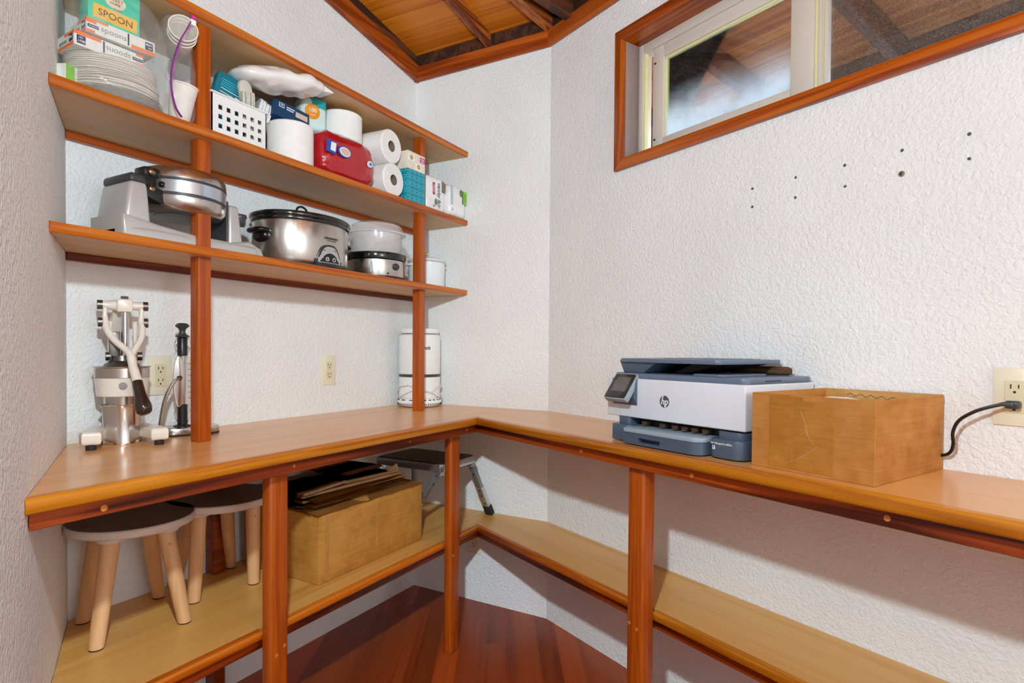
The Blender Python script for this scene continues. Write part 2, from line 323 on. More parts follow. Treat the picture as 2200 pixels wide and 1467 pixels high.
# ------------------------------------------------------------------ mesh builder
def T(x=0, y=0, z=0): return Matrix.Translation((x, y, z))
def Rz(a): return Matrix.Rotation(R(a), 4, 'Z')
def Rx(a): return Matrix.Rotation(R(a), 4, 'X')
def Ry(a): return Matrix.Rotation(R(a), 4, 'Y')
class G:
    def __init__(s, m=None): s.bm = bmesh.new(); s.m = m or Matrix()
    def _x(s, vs, m=None):
        mm = s.m if m is None else s.m @ m
        bmesh.ops.transform(s.bm, matrix=mm, verts=list(vs)); return s
    def box(s, x0, x1, y0, y1, z0, z1, bev=0.0, seg=2, m=None):
        r = bmesh.ops.create_cube(s.bm, size=1); vs = r['verts']
        bmesh.ops.transform(s.bm, matrix=T((x0 + x1) / 2, (y0 + y1) / 2, (z0 + z1) / 2) @ Matrix.Diagonal((abs(x1 - x0), abs(y1 - y0), abs(z1 - z0), 1)), verts=vs)
        if bev > 0:
            es = list({e for v in vs for e in v.link_edges})
            rb = bmesh.ops.bevel(s.bm, geom=es, offset=bev, segments=seg, profile=.5, affect='EDGES')
            vs = list({v for f in rb['faces'] for v in f.verts} | {v for v in vs if v.is_valid})
        return s._x(vs, m)
    def prism(s, pts, a0, a1, axis='Z', bev=0.0, seg=2, m=None):
        """pts 2D polygon extruded from a0 to a1 along axis (Z: x,y / Y: x,z / X: y,z)"""
        def P(p, a): return {'Z': (p[0], p[1], a), 'Y': (p[0], a, p[1]), 'X': (a, p[0], p[1])}[axis]
        A = [s.bm.verts.new(P(p, a0)) for p in pts]; B = [s.bm.verts.new(P(p, a1)) for p in pts]
        n = len(pts); fs = [s.bm.faces.new(A[::-1]), s.bm.faces.new(B)]
        for i in range(n): fs.append(s.bm.faces.new((A[i], A[(i + 1) % n], B[(i + 1) % n], B[i])))
        bmesh.ops.recalc_face_normals(s.bm, faces=fs); vs = A + B
        if bev > 0:
            es = list({e for f in fs[:2] for e in f.edges})
            rb = bmesh.ops.bevel(s.bm, geom=es, offset=bev, segments=seg, profile=.5, affect='EDGES')
            vs = list({v for f in rb['faces'] for v in f.verts} | {v for v in vs if v.is_valid})
        return s._x(vs, m)
    def lathe(s, prof, n=40, sx=1.0, sy=1.0, m=None, cap=True):
        rings = []
        for r, z in prof:
            if r < 1e-6: rings.append([s.bm.verts.new((0, 0, z))])
            else: rings.append([s.bm.verts.new((r * sx * math.cos(2 * PI * i / n), r * sy * math.sin(2 * PI * i / n), z)) for i in range(n)])
        fs = []
        for a, b in zip(rings, rings[1:]):
            for i in range(n):
                j = (i + 1) % n
                if len(a) == 1 and len(b) == 1: continue
                if len(a) == 1: fs.append(s.bm.faces.new((a[0], b[j], b[i])))
                elif len(b) == 1: fs.append(s.bm.faces.new((a[i], a[j], b[0])))
                else: fs.append(s.bm.faces.new((a[i], a[j], b[j], b[i])))
        if cap:
            if len(rings[0]) > 1: fs.append(s.bm.faces.new(rings[0][::-1]))
            if len(rings[-1]) > 1: fs.append(s.bm.faces.new(rings[-1]))
        bmesh.ops.recalc_face_normals(s.bm, faces=fs)
        return s._x([v for r in rings for v in r], m)
    def tube(s, pts, rad, n=10, flat=1.0, m=None):
        """round rod through points; rad is one number or one per point"""
        P = [Vector(p) for p in pts]; k = len(P); rs = rad if isinstance(rad, (list, tuple)) else [rad] * k
        rings = []; prev = None
        for i, p in enumerate(P):
            d = (P[min(i + 1, k - 1)] - P[max(i - 1, 0)]).normalized()
            if prev is None:
                a = Vector((0, 0, 1)) if abs(d.z) < .9 else Vector((1, 0, 0)); u = d.cross(a).normalized()
            else: u = (prev - d * prev.dot(d)).normalized()
            prev = u; w = d.cross(u)
            rings.append([s.bm.verts.new(p + (u * math.cos(2 * PI * j / n) + w * flat * math.sin(2 * PI * j / n)) * rs[i]) for j in range(n)])
        fs = []
        for a, b in zip(rings, rings[1:]):
            for j in range(n): fs.append(s.bm.faces.new((a[j], a[(j + 1) % n], b[(j + 1) % n], b[j])))
        fs.append(s.bm.faces.new(rings[0][::-1])); fs.append(s.bm.faces.new(rings[-1]))
        bmesh.ops.recalc_face_normals(s.bm, faces=fs)
        return s._x([v for r in rings for v in r], m)
    def cyl(s, p0, p1, r0, r1=None, n=24, m=None): return s.tube([p0, p1], [r0, r0 if r1 is None else r1], n, 1.0, m)
    def blob(s, c, h, e=(.4, .4), n=(40, 24), amp=0.0, sc=18.0, seed=0, m=None):
        """superellipsoid centre c, half sizes h, small e = boxy; amp = crinkle"""
        def pw(v, q): return math.copysign(abs(v) ** q, v)
        rings = []
        for j in range(1, n[1]):
            la = -PI / 2 + PI * j / n[1]; row = []
            for i in range(n[0]):
                lo = 2 * PI * i / n[0]
                p = Vector((pw(math.cos(la), e[1]) * pw(math.cos(lo), e[0]), pw(math.cos(la), e[1]) * pw(math.sin(lo), e[0]), pw(math.sin(la), e[1])))
                q = Vector((p.x * h[0], p.y * h[1], p.z * h[2]))
                if amp: q += p.normalized() * amp * noise.noise(Vector((q.x * sc + seed, q.y * sc - seed, q.z * sc + 3 * seed)))
                row.append(s.bm.verts.new(q + Vector(c)))
            rings.append(row)
        b = s.bm.verts.new(Vector(c) - Vector((0, 0, h[2]))); t = s.bm.verts.new(Vector(c) + Vector((0, 0, h[2]))); N = n[0]; fs = []
        for a, d in zip(rings, rings[1:]):
            for i in range(N): fs.append(s.bm.faces.new((a[i], a[(i + 1) % N], d[(i + 1) % N], d[i])))
        for i in range(N):
            fs.append(s.bm.faces.new((b, rings[0][(i + 1) % N], rings[0][i]))); fs.append(s.bm.faces.new((t, rings[-1][i], rings[-1][(i + 1) % N])))
        return s._x([v for r in rings for v in r] + [b, t], m)
    def quad(s, a, b, c, d, m=None):
        vs = [s.bm.verts.new(p) for p in (a, b, c, d)]; s.bm.faces.new(vs); return s._x(vs, m)
    def rbox(s, x0, x1, y0, y1, z0, z1, r, n=6, bev=0.0, m=None):
        """box with rounded vertical corners"""
        pts = []
        for cx, cy, a in ((x1 - r, y1 - r, 0), (x0 + r, y1 - r, 90), (x0 + r, y0 + r, 180), (x1 - r, y0 + r, 270)):
            for i in range(n + 1):
                q = R(a + 90 * i / n); pts.append((cx + r * math.cos(q), cy + r * math.sin(q)))
        return s.prism(pts, z0, z1, 'Z', bev, 2, m)
def link(name, mesh, parent=None):
    o = bpy.data.objects.new(name, mesh); COL.objects.link(o)
    if parent is not None: o.parent = parent
    return o
def obj(name, g, mat, parent=None, label=None, ang=35, wn=None):
    me = bpy.data.meshes.new(name); g.bm.to_mesh(me); g.bm.free(); me.materials.append(mat)
    me.polygons.foreach_set('use_smooth', [True] * len(me.polygons))
    me.set_sharp_from_angle(angle=R(ang))
    o = link(name, me, parent)
    if label: o['label'] = label
    return o
def thing(name, label, cat, loc=(0, 0, 0), rz=0.0, group=None, rad=None):
    o = bpy.data.objects.new(name, None); COL.objects.link(o); o.location = loc
    o.rotation_euler = (0, 0, R(rz) if rad is None else rad); o.empty_display_size = .05
    o['label'] = label; o['category'] = cat
    if group: o['group'] = group
    return o
def tag(o, label, cat, group=None):
    o['label'] = label; o['category'] = cat
    if group: o['group'] = group
    return o
def struct(name, g, mat, parent=None):
    o = obj(name, g, mat, parent)
    if parent is None: o['kind'] = 'structure'
    return o
def sempty(name):
    o = bpy.data.objects.new(name, None); COL.objects.link(o); o['kind'] = 'structure'; return o
def dup(o, parent=None):
    c = o.copy(); COL.objects.link(c)
    if parent is not None: c.parent = parent
    for ch in list(o.children): dup(ch, c)
    return c
def text(parent, s, size, mat, m, name='lettering', align='CENTER', shear=0.0, bold=0.0, sx=1.0, bend=None, th=.0003):
    cu = bpy.data.curves.new('t', 'FONT'); cu.body = s; cu.size = size; cu.align_x = align; cu.align_y = 'CENTER'; cu.extrude = th; cu.shear = shear; cu.offset = bold
    cu.resolution_u = 3
    ob = bpy.data.objects.new('t', cu); me = bpy.data.meshes.new_from_object(ob); bpy.data.objects.remove(ob); bpy.data.curves.remove(cu)
    me.transform(Matrix.Diagonal((sx, 1, 1, 1)))
    if bend:                                        # wrap round a vertical cylinder of this radius, front at -y
        me.transform(Rx(90))
        for v in me.vertices:
            a = v.co.x / bend; r = bend - v.co.y - 0.0 if False else bend + (-v.co.y)
            v.co = Vector((r * math.sin(a), -r * math.cos(a), v.co.z))
        me.transform(m)
    else: me.transform(m)
    me.materials.clear(); me.materials.append(mat); me.name = name
    return link(name, me, parent)
def face(x, y, z, rz=0.0): return T(x, y, z) @ Rz(rz) @ Rx(90)      # text plane that faces -y, turned by rz
def panel(parent, name, mat, x0, x1, z0, z1, y, th=.0006, label=None, m=None):
    g = G(m); g.box(x0, x1, y - th, y + .0002, z0, z1); return obj(name, g, mat, parent, label)

# ================================================================== SETTING
S_END = 5.2
LRp = None
# left wall meets the rear wall (rear wall runs square to the right wall, behind the photographer)
def isect(p, d, q, e):
    den = d.x * e.y - d.y * e.x; u = ((q.x - p.x) * e.y - (q.y - p.y) * e.x) / den; return p + d * u
RR = wp(S_END, 0); LR = isect(LW0, LWD, RR, NV); LB = Vector((LW0.x, YB, 0)); C1 = Vector((XM, YB, 0))
ROOM = [LB, C1, C2.copy(), RR, LR]

def wallslab(name, a, b, nrm, z0, z1, mat, th=.12, ext=.0):
    """wall between plan points a and b, room face on the line, thickness away from the room"""
    d = (b - a).normalized(); a2 = a - d * ext; b2 = b + d * ext; o = -nrm * th
    g = G(); g.prism([(a2.x, a2.y), (b2.x, b2.y), (b2.x + o.x, b2.y + o.y), (a2.x + o.x, a2.y + o.y)], z0, z1)
    return struct(name, g, mat)
wallslab('wall_back', LB, C1, Vector((0, -1, 0)), -.05, 3.2, M['wall'], ext=.12)
wallslab('wall_corner', C1, C2, Vector((-1, 0, 0)), -.05, 2.56, M['wall'], ext=.0)
wallslab('wall_left', LR, LB, LWN, -.05, 3.2, M['wall_near'], ext=.12)
wallslab('wall_rear', RR, LR, EV * -1, -.05, 3.2, M['wall'], ext=.12)
# right wall with the window opening, local frame (s, -t)
WS0, WS1, WZ0, WZ1 = .437, 1.76, 1.842, 2.264
g = G()
for x0, x1, z0, z1 in ((-.06, WS0, -.05, 2.548), (WS1, S_END + .12, -.05, 2.548), (WS0, WS1, -.05, WZ0), (WS0, WS1, WZ1, 2.548)):
    g.box(x0, x1, 0, .12, z0, z1)
wr = struct('wall_right', g, M['wall']); wr.matrix_world = MR

# floor planks
FA = R(30.0); FD = Vector((math.cos(FA), math.sin(FA), 0)); FN = Vector((-math.sin(FA), math.cos(FA), 0))
def clip(poly, n, c, keep_ge):
    out = []
    for i in range(len(poly)):
        a, b = poly[i], poly[(i + 1) % len(poly)]; da, db = a.dot(n) - c, b.dot(n) - c
        if not keep_ge: da, db = -da, -db
        if da >= 0: out.append(a)
        if da * db < 0: out.append(a + (b - a) * (da / (da - db)))
    return out
flo = sempty('floor')
c = sum((p for p in ROOM), Vector()) / 5
ROOMX = [c + (p - c) * 1.03 for p in ROOM]
W = .0768; k0 = -.148
rnd = random.Random(5)
for k in range(-48, 20):
    a = k0 + k * W; strip = clip(clip(ROOMX, FN, a, True), FN, a + W, False)
    if len(strip) < 3: continue
    lo = min(p.dot(FD) for p in strip); hi = max(p.dot(FD) for p in strip)
    cuts = [lo]; x = lo + rnd.uniform(.35, 1.3)
    if k == 3: cuts = [lo]; x = 2.48                    # the short end piece by the wall
    while x < hi - .15 or (k == 3 and x < hi - .03): cuts.append(x); x += rnd.uniform(.7, 1.5)
    cuts.append(hi)
    for u, v in zip(cuts, cuts[1:]):
        po = clip(clip(strip, FD, u, True), FD, v, False)
        if len(po) < 3: continue
        inv = Matrix.Rotation(-FA, 4, 'Z')
        pts = []
        for p in po:
            q = inv @ p
            if not pts or (abs(q.x - pts[-1][0]) + abs(q.y - pts[-1][1])) > 1e-4: pts.append((q.x, q.y))
        if len(pts) > 1 and abs(pts[0][0] - pts[-1][0]) + abs(pts[0][1] - pts[-1][1]) < 1e-4: pts.pop()
        if len(pts) < 3: continue
        g = G(); g.prism(pts, -.018, 0)
        for f in g.bm.faces: pass
        o = obj('plank', g, M['floor'], flo); o.rotation_euler.z = FA
g = G(); g.prism([(p.x, p.y) for p in ROOMX], -.06, -.0185); obj('subfloor', g, M['slot'], flo)

# ceiling: two roof facets meeting on a hip that climbs from the corner C2
ZP, SL = 2.547, .161
cei = sempty('ceiling')
def slab(name, pts3, th, mat, parent, rot=0.0, cham=.0):
    """sloped slab: bottom polygon points, extruded straight up; stored in a frame turned so X runs along the grain"""
    inv = Matrix.Rotation(-rot, 4, 'Z'); g = G(); bm = g.bm
    b = [bm.verts.new(inv @ p) for p in pts3]; t = [bm.verts.new(inv @ (p + Vector((0, 0, th)))) for p in pts3]; n = len(b)
    fs = [bm.faces.new(b[::-1]), bm.faces.new(t)]
    for i in range(n): fs.append(bm.faces.new((b[i], b[(i + 1) % n], t[(i + 1) % n], t[i])))
    bmesh.ops.recalc_face_normals(bm, faces=fs)
    if cham: bmesh.ops.bevel(bm, geom=list(fs[0].edges), offset=cham, segments=1, affect='EDGES')
    o = obj(name, g, mat, parent, ang=20); o.rotation_euler.z = rot; return o
def facetL(sx, t, dz=0): return Vector((XM - t, C2.y + sx, ZP + SL * t + dz))
def facetR(sx, t, dz=0): p = wp(sx, t); p.z = ZP + SL * t + dz; return p
HS = .2345
t = .025 - .1175 * 1
rows = [-.13] + [.025 + .1175 * i for i in range(0, 20)]
for t0, t1 in zip(rows, rows[1:]):
    if t1 < 2.6:
        s0, s1 = HS * t0, HS * t1
        if s0 < .74 and t0 < 1.7:
            slab('plank', [facetL(s0, t0), facetL(.79, t0), facetL(.79, t1), facetL(s1, t1)], .022, M['ceil'], cei, PI / 2, .004)
for t0, t1 in zip(rows, rows[1:]):
    if t0 < 2.0:
        s0, s1 = HS * t0, HS * t1
        slab('plank', [facetR(s0, t0), facetR(S_END + .2, t0), facetR(S_END + .2, t1), facetR(s1, t1)], .022, M['ceil'], cei, RZ, .004)
def beam(p0, p1, width, depth, mat, parent, name='rafter', drop=0.0):
    """rafter whose top edge runs p0-p1, hanging down by depth"""
    d = (p1 - p0); L = d.length; ang = math.atan2(d.y, d.x); q = Vector((-math.sin(ang), math.cos(ang), 0)) * width / 2; z = Vector((0, 0, depth))
    inv = Matrix.Rotation(-ang, 4, 'Z'); g = G(); bm = g.bm
    vs = [bm.verts.new(inv @ p) for p in (p0 - q - z, p0 + q - z, p0 + q, p0 - q, p1 - q - z, p1 + q - z, p1 + q, p1 - q)]
    fs = [bm.faces.new([vs[i] for i in f]) for f in ((0, 1, 2, 3), (7, 6, 5, 4), (0, 4, 5, 1), (1, 5, 6, 2), (2, 6, 7, 3), (3, 7, 4, 0))]
    bmesh.ops.recalc_face_normals(bm, faces=fs)
    bmesh.ops.bevel(bm, geom=[e for e in bm.edges], offset=.003, segments=1, affect='EDGES')
    o = obj(name, g, mat, parent, ang=25); o.rotation_euler.z = ang; return o
beam(facetL(.303, -.02), facetL(.303, 1.25), .024, .06, M['rafter'], cei)
hd = Vector((-.974, .2285, 0))
hp0 = C2 + Vector((0, 0, ZP)); hp1 = C2 + hd * 2.2; hp1.z = ZP + SL * 2.2 * .974
beam(hp0 + hd * -.02, hp1, .040, .066, M['rafter'], cei)
for s_ in (.135, .335, .885, 1.435, 1.985, 2.535):
    beam(facetR(s_, .0), facetR(s_, min(2.0, s_ / HS - .05)), .04, .075, M['rafter_dark'] if s_ < .2 else M['rafter'], cei)
# blocking above the crown boards
g = G(); g.box(XM - .012, XM + .02, C2.y - .01, YB, 2.46, ZP + .004); struct('trim_5', g, M['rafter_dark'])
g = G(); g.box(0, S_END, -.012, .02, 2.46, ZP + .004); o = struct('trim_6', g, M['rafter_dark']); o.matrix_world = MR
# crown boards (rounded lower edge)
def crown(L, w0=2.424, w1=2.488, th=.022):
    g = G(); g.prism([(0, w0 + .008), (-.006, w0 + .001), (-.014, w0), (-th, w0 + .010), (-th, w1), (0, w1)], 0, L, 'X', .0015, 1); return g
o = struct('trim_1', crown(YB - C2.y), M['trim']); o.matrix_world = Matrix(((0, 1, 0, XM), (-1, 0, 0, YB), (0, 0, 1, 0), (0, 0, 0, 1)))
o = struct('trim_2', crown(S_END), M['trim']); o.matrix_world = MR
g = G(); bm = g.bm                                   # raking board on the back wall
Lr = XM - LB.x
def rk(x, y, z): return (XM - x, YB + y, z + SL * x)
prof = [(0, 2.43), (-.006, 2.424), (-.014, 2.423), (-.024, 2.433), (-.024, 2.497), (0, 2.497)]
A = [bm.verts.new(rk(0, y, z)) for y, z in prof]; B = [bm.verts.new(rk(Lr, y, z)) for y, z in prof]
fs = [bm.faces.new(A), bm.faces.new(B[::-1])]
for i in range(len(prof)): fs.append(bm.faces.new((A[i], B[i], B[(i + 1) % len(prof)], A[(i + 1) % len(prof)])))
bmesh.ops.recalc_face_normals(bm, faces=fs); struct('trim_3', g, M['trim'])
g = G(); bm = g.bm
vs = [bm.verts.new(rk(x, y, z)) for x, y, z in ((0, -.012, 2.49), (0, 0, 2.49), (0, 0, 2.55), (0, -.012, 2.55), (Lr, -.012, 2.49), (Lr, 0, 2.49), (Lr, 0, 2.55), (Lr, -.012, 2.55))]
fs = [bm.faces.new([vs[i] for i in f]) for f in ((0, 1, 2, 3), (7, 6, 5, 4), (0, 4, 5, 1), (1, 5, 6, 2), (2, 6, 7, 3), (3, 7, 4, 0))]
bmesh.ops.recalc_face_normals(bm, faces=fs); struct('trim_4', g, M['rafter_dark'])

# window: wood casing and jamb, vinyl frame, sliding sash with pane, fixed light with insect screen
win = sempty('window_1'); win.matrix_world = MR
CS0, CS1, CZ0, CZ1 = .396, 1.80, 1.804, 2.305
w_ = .042; ty = -.018
def casing(pts, m, mat):
    g = G(); g.prism(pts, ty, 0, 'Y', .003, 2); return obj('casing', g, mat, win)
casing([(CS0, CZ0), (CS1, CZ0), (CS1 - w_, CZ0 + w_ - .004), (CS0 + w_, CZ0 + w_ - .004)], 0, M['casing'])
casing([(CS0, CZ1), (CS0 + w_, CZ1 - w_), (CS1 - w_, CZ1 - w_), (CS1, CZ1)], 0, M['casing'])
casing([(CS0, CZ0), (CS0 + w_, CZ0 + w_ - .004), (CS0 + w_, CZ1 - w_), (CS0, CZ1)], 0, M['casing_v'])
casing([(CS1, CZ0), (CS1, CZ1), (CS1 - w_, CZ1 - w_), (CS1 - w_, CZ0 + w_ - .004)], 0, M['casing_v'])
jt = .012; J0, J1, K0, K1 = CS0 + w_ - .001, CS1 - w_ + .001, CZ0 + w_ - .004, CZ1 - w_
for nm, (a, b, c_, d), mt in (('l', (J0 - jt, J0, K0 - jt, K1 + jt), 'casing_v'), ('r', (J1, J1 + jt, K0 - jt, K1 + jt), 'casing_v'), ('b', (J0, J1, K0 - jt, K0), 'casing'), ('t', (J0, J1, K1, K1 + jt), 'casing')):
    g = G(); g.box(a, b, -.004, .115, c_, d); obj('jamb', g, M[mt], win)
y0, y1 = .066, .112
fr = .022
g = G()
g.box(J0, J0 + fr, y0, y1, K0, K1, .002); obj('window_frame', g, M['vinyl'], win)
g = G(); g.box(J1 - fr, J1, y0, y1, K0, K1, .002); obj('window_frame', g, M['vinyl'], win)
g = G(); g.box(J0 + fr, J1 - fr, y0, y1, K1 - fr - .012, K1, .002); obj('window_frame', g, M['vinyl'], win)
g = G(); g.box(J0 + fr, J1 - fr, y0, y1, K0, K0 + .030, .002); obj('window_frame', g, M['vinyl'], win)
g = G(); g.box(J0 + fr - .002, J0 + fr + .006, y0 + .004, y0 + .02, K0 + .03, K1 - fr - .012); obj('gasket', g, M['seal'], win)
# sash
a0, a1, p0, p1 = .497, 1.082, .5465, 1.016
b0, b1, q0, q1 = 1.872, 2.232, 1.905, 2.187
ys0, ys1 = .074, .098
for x0, x1, z0, z1 in ((a0, p0, b0, b1), (p1, a1, b0, b1), (p0, p1, b0, q0), (p0, p1, q1, b1)):
    g = G(); g.box(x0, x1, ys0, ys1, z0, z1, .003); obj('sash_rail', g, M['vinyl'], win)
for x0, x1, z0, z1 in ((p0 - .002, p0 + .006, q0, q1), (p0, p1, q1 - .006, q1 + .002), (p1 - .004, p1 + .001, q0, q1)):
    g = G(); g.box(x0, x1, ys0 + .008, ys1 - .002, z0, z1); obj('gasket', g, M['seal'], win)
g = G(); g.box(p0 - .004, p1 + .004, .084, .087, q0 - .004, q1 + .004); obj('pane', g, M['glass'], win)
for x0, x1, mt in ((1.082, 1.090, 'seal'), (1.090, 1.102, 'vinyl'), (1.102, 1.106, 'seal'), (1.106, 1.114, 'vinyl')):
    g = G(); g.box(x0, x1, .082, .108, K0 + .02, K1 - .03, .0015); obj('meeting_stile', g, M[mt], win)
for dz in (K0 + .06, K1 - .09):
    g = G(); g.box(a0 + .008, a0 + .016, ys0 - .003, ys0 + .004, dz, dz + .006, .001); obj('latch', g, M['slot'], win)
g = G(); g.box(1.112, J1 - fr + .003, .099, .102, K0 + .024, K1 - .03); gp = obj('pane', g, M['clearpl'] if False else M['glass'], win)
gp.data.materials.clear(); 
def clear_glass():
    t = NT('clear pane'); tr = t.n('BsdfTransparent'); gl = t.n('BsdfGlossy'); gl.inputs['Roughness'].default_value = .02; f = t.n('Fresnel'); f.inputs['IOR'].default_value = 1.45
    ms = t.n('MixShader'); t.l(f.outputs[0], ms.inputs[0]); t.l(tr.outputs[0], ms.inputs[1]); t.l(gl.outputs[0], ms.inputs[2]); t.l(ms.outputs[0], t.out.inputs['Surface']); return t.m
gp.data.materials.append(clear_glass())
g = G(); g.box(1.112, J1 - fr + .003, .1085, .1095, K0 + .024, K1 - .03); obj('insect_screen', g, M['screenmesh'], win)

# roof eave outside, paving far below
eav = sempty('roof_eave')
er = [-.13 - .1175 * i for i in range(0, 9)]
for t0, t1 in zip(er, er[1:]):
    slab('plank', [facetR(-.9, t1), facetR(S_END, t1), facetR(S_END, t0), facetR(-.9, t0)], .022, M['soffit'], eav, RZ, .004)
for i in range(-1, 6):
    s_ = .36 + .55 * i
    beam(facetR(s_, -.12), facetR(s_, -1.04), .045, .10, M['rafter_dark'], eav)
g = G(); p = facetR(0, -1.07); g.box(-.9, S_END, 1.05, 1.075, p.z - .11, p.z + .03); o = obj('fascia_board', g, M['rafter_dark'], eav); o.matrix_world = MR
g = G(); g.prism([(-14, -14), (16, -14), (16, 16), (-14, 16)], -.5, -.42); struct('ground', g, M['ground'])

# ================================================================== BUILT-IN JOINERY
def dowel(parent, m, r=.006):
    g = G(m); g.cyl((0, .002, 0), (0, -.0015, 0), r, n=14); return obj('dowel', g, M['dowel'], parent)
Mup = lambda x, y, z, a=0: T(x, y, z) @ Rz(a)

# ---- worktop: L of two maple panels, lipped, on aprons and legs
wt = thing('worktop', 'L-shaped maple worktop with orange wood lipping on square reddish legs', 'counter', (0, 0, 0))
YF, TF = 1.197, .388
cin = None
# inner corner = line y=YF meets line t=TF
def on_t(t, y):                                      # world point with offset t from right wall and this y
    # p = C2 + E s + N t
    s = (y - C2.y - NV.y * t) / EV.y; return wp(s, t)
I0 = on_t(TF, YF); lwx = lambda y: LW0.x + (y - LW0.y) * (LWD.x / LWD.y)
lip = .022
I1 = on_t(TF - lip, YF + lip)
REND = 2.55                                          # right run ends outside the picture
seam = (XM, 1.335)                                   # joint between the two panels at the corner wall
th = .0285
g = G(); g.prism([(lwx(YF + lip) + .001, YF + lip), (I1.x, I1.y), (XM - .0015, seam[1] + .001), (XM - .0015, YB - .001), (LB.x + .001, YB - .001)], ZC - th, ZC, 'Z', .0006, 1); obj('panel', g, M['top'], wt)
inv = MR.inverted()
def L2(p): q = inv @ p; return (q.x, q.y)
gR = G(); gR.prism([L2(I1), L2(wp(REND, TF - lip)), L2(wp(REND, .001)), (0.001, -.001), L2(Vector((XM - .0015, seam[1] - .0012, 0)))], ZC - th, ZC, 'Z', .0006, 1)
o = obj('panel', gR, M['top'], wt); o.matrix_world = MR
def lipping(parent, a, b, ea, eb, z1, h, dep, mat, name='front_edge', rnd_=.007, mitre_a=0.0, mitre_b=0.0):
    """bullnosed strip from plan point a to b; dep goes back from the front line; mitre = extra length of the rear edge at that end"""
    d = (b - a).normalized(); L = (b - a).length; ang = math.atan2(d.y, d.x); g = G(); bm = g.bm
    pr = [(0, -h + .004), (0, -rnd_), (rnd_ * .3, -rnd_ * .3), (rnd_, 0), (dep, 0), (dep, -h), (.004, -h)]
    def P(x, p, mi): return bm.verts.new((x + (p[0] / dep) * mi, p[0], p[1]))
    A = [P(0, p, -mitre_a) for p in pr]; B = [P(L, p, mitre_b) for p in pr]; n = len(pr)
    fs = [bm.faces.new(A), bm.faces.new(B[::-1])]
    for i in range(n): fs.append(bm.faces.new((A[i], B[i], B[(i + 1) % n], A[(i + 1) % n])))
    bmesh.ops.recalc_face_normals(bm, faces=fs); o = obj(name, g, mat, parent, ang=50)
    o.matrix_world = Matrix.Translation((a.x, a.y, z1)) @ Matrix.Rotation(ang, 4, 'Z'); return o
A0 = Vector((lwx(YF) + .002, YF, 0))
mi = (I1.x - I0.x)
o = lipping(wt, A0, I0, 0, 0, ZC + .0004, th + .0004, lip, M['edge_gold'], mitre_b=mi)
ss = (I1 - I0).dot(EV)
o = lipping(wt, I0, wp(REND, TF), 0, 0, ZC + .0004, th + .0004, lip, M['edge_gold'], mitre_a=-ss)
AH = .035
YA, TA = 1.227, .358
IA = on_t(TA, YA)
g = G(); g.prism([(lwx(YA) + .002, YA), (IA.x, IA.y), (on_t(TA - .02, YA + .02).x, YA + .02), (lwx(YA + .02) + .002, YA + .02)], ZC - th - AH, ZC - th, 'Z', .002, 1); obj('apron', g, M['apron'], wt)
gR = G(); gR.prism([L2(IA), L2(wp(REND, TA)), L2(wp(REND, TA - .02)), L2(on_t(TA - .02, YA + .02))], ZC - th - AH, ZC - th, 'Z', .002, 1); o = obj('apron', gR, M['apron'], wt); o.matrix_world = MR
for x in (.60, 1.05, 1.52, 1.86): dowel(wt, Mup(x, YA, ZC - th - AH / 2 - (.004 if x < .7 else 0)), .0065 if x < .7 else .004)
for s_ in (.62, 1.03, 1.47): o = dowel(wt, Mup(s_, -TA, ZC - th - AH / 2)); o.matrix_world = MR
# hidden rear cleat and rear post
g = G(); g.box(LB.x + .02, XM - .01, YB - .022, YB - .001, ZC - th - .04, ZC - th); obj('cleat', g, M['cleat'], wt)
LEG = M['post']
def leg(x0, x1, y0, y1, z1=ZC - th - AH, m=None):
    g = G(); g.box(x0, x1, y0, y1, 0, z1, .0075, 3); o = obj('leg', g, LEG, wt)
    if m is not None: o.matrix_world = m
    return o
l1 = leg(1.0, 1.058, 1.255, 1.2895); l2 = leg(1.80, 1.86, 1.255, 1.2885)
l3 = leg(.792, .852, -.335, -.2875, m=MR); leg(2.30, 2.36, -.335, -.2875, m=MR)
dowel(l1, Mup(1.019, 1.255, .356), .0052); dowel(l1, Mup(1.045, 1.255, .371), .0052); dowel(l2, Mup(1.816, 1.255, .372), .0052)
for x, z in ((.803, .384), (.832, .376), (.838, .09)): dowel(l3, Mup(x, -.335, z), .0052)
g = G(); g.box(1.175, 1.215, YB - .045, YB - .001, .0, ZC - th - .04, .003); obj('rear_post', g, M['cleat'], wt)

# ---- lower shelf
ls = thing('lower_shelf', 'birch plywood L-shaped shelf with orange front strip under the worktop', 'shelf', (0, 0, 0))
YL, TL = 1.2895, .287; lp = .021; tl = .024
J0_ = on_t(TL, YL); J1_ = on_t(TL - lp, YL + lp)
seam2 = 1.3685
g = G(); g.prism([(lwx(YL + lp) + .001, YL + lp), (J1_.x, J1_.y), (XM - .0015, seam2 + .0007), (XM - .0015, YB - .001), (LB.x + .001, YB - .001)], ZL - tl, ZL, 'Z', .0005, 1); obj('panel', g, M['shelfply'], ls)
for a, b, first in ((None, .8185, True), (.8195, REND, False)):
    if first: pts = [L2(J1_), L2(wp(b, TL - lp)), L2(wp(b, .001)), (.001, -.001), L2(Vector((XM - .0015, seam2 - .0007, 0)))]
    else: pts = [L2(wp(a, TL - lp)), L2(wp(b, TL - lp)), L2(wp(b, .001)), L2(wp(a, .001))]
    g = G(); g.prism(pts, ZL - tl, ZL, 'Z', .0005, 1); o = obj('panel', g, M['shelfply'], ls); o.matrix_world = MR
mi2 = J1_.x - J0_.x; ss2 = (J1_ - J0_).dot(EV)
def yl(x): return Vector((x, YL, 0))
lipping(ls, Vector((lwx(YL) + .002, YL, 0)), yl(1.006), 0, 0, ZL + .0004, tl, lp, M['edge'], rnd_=.005)
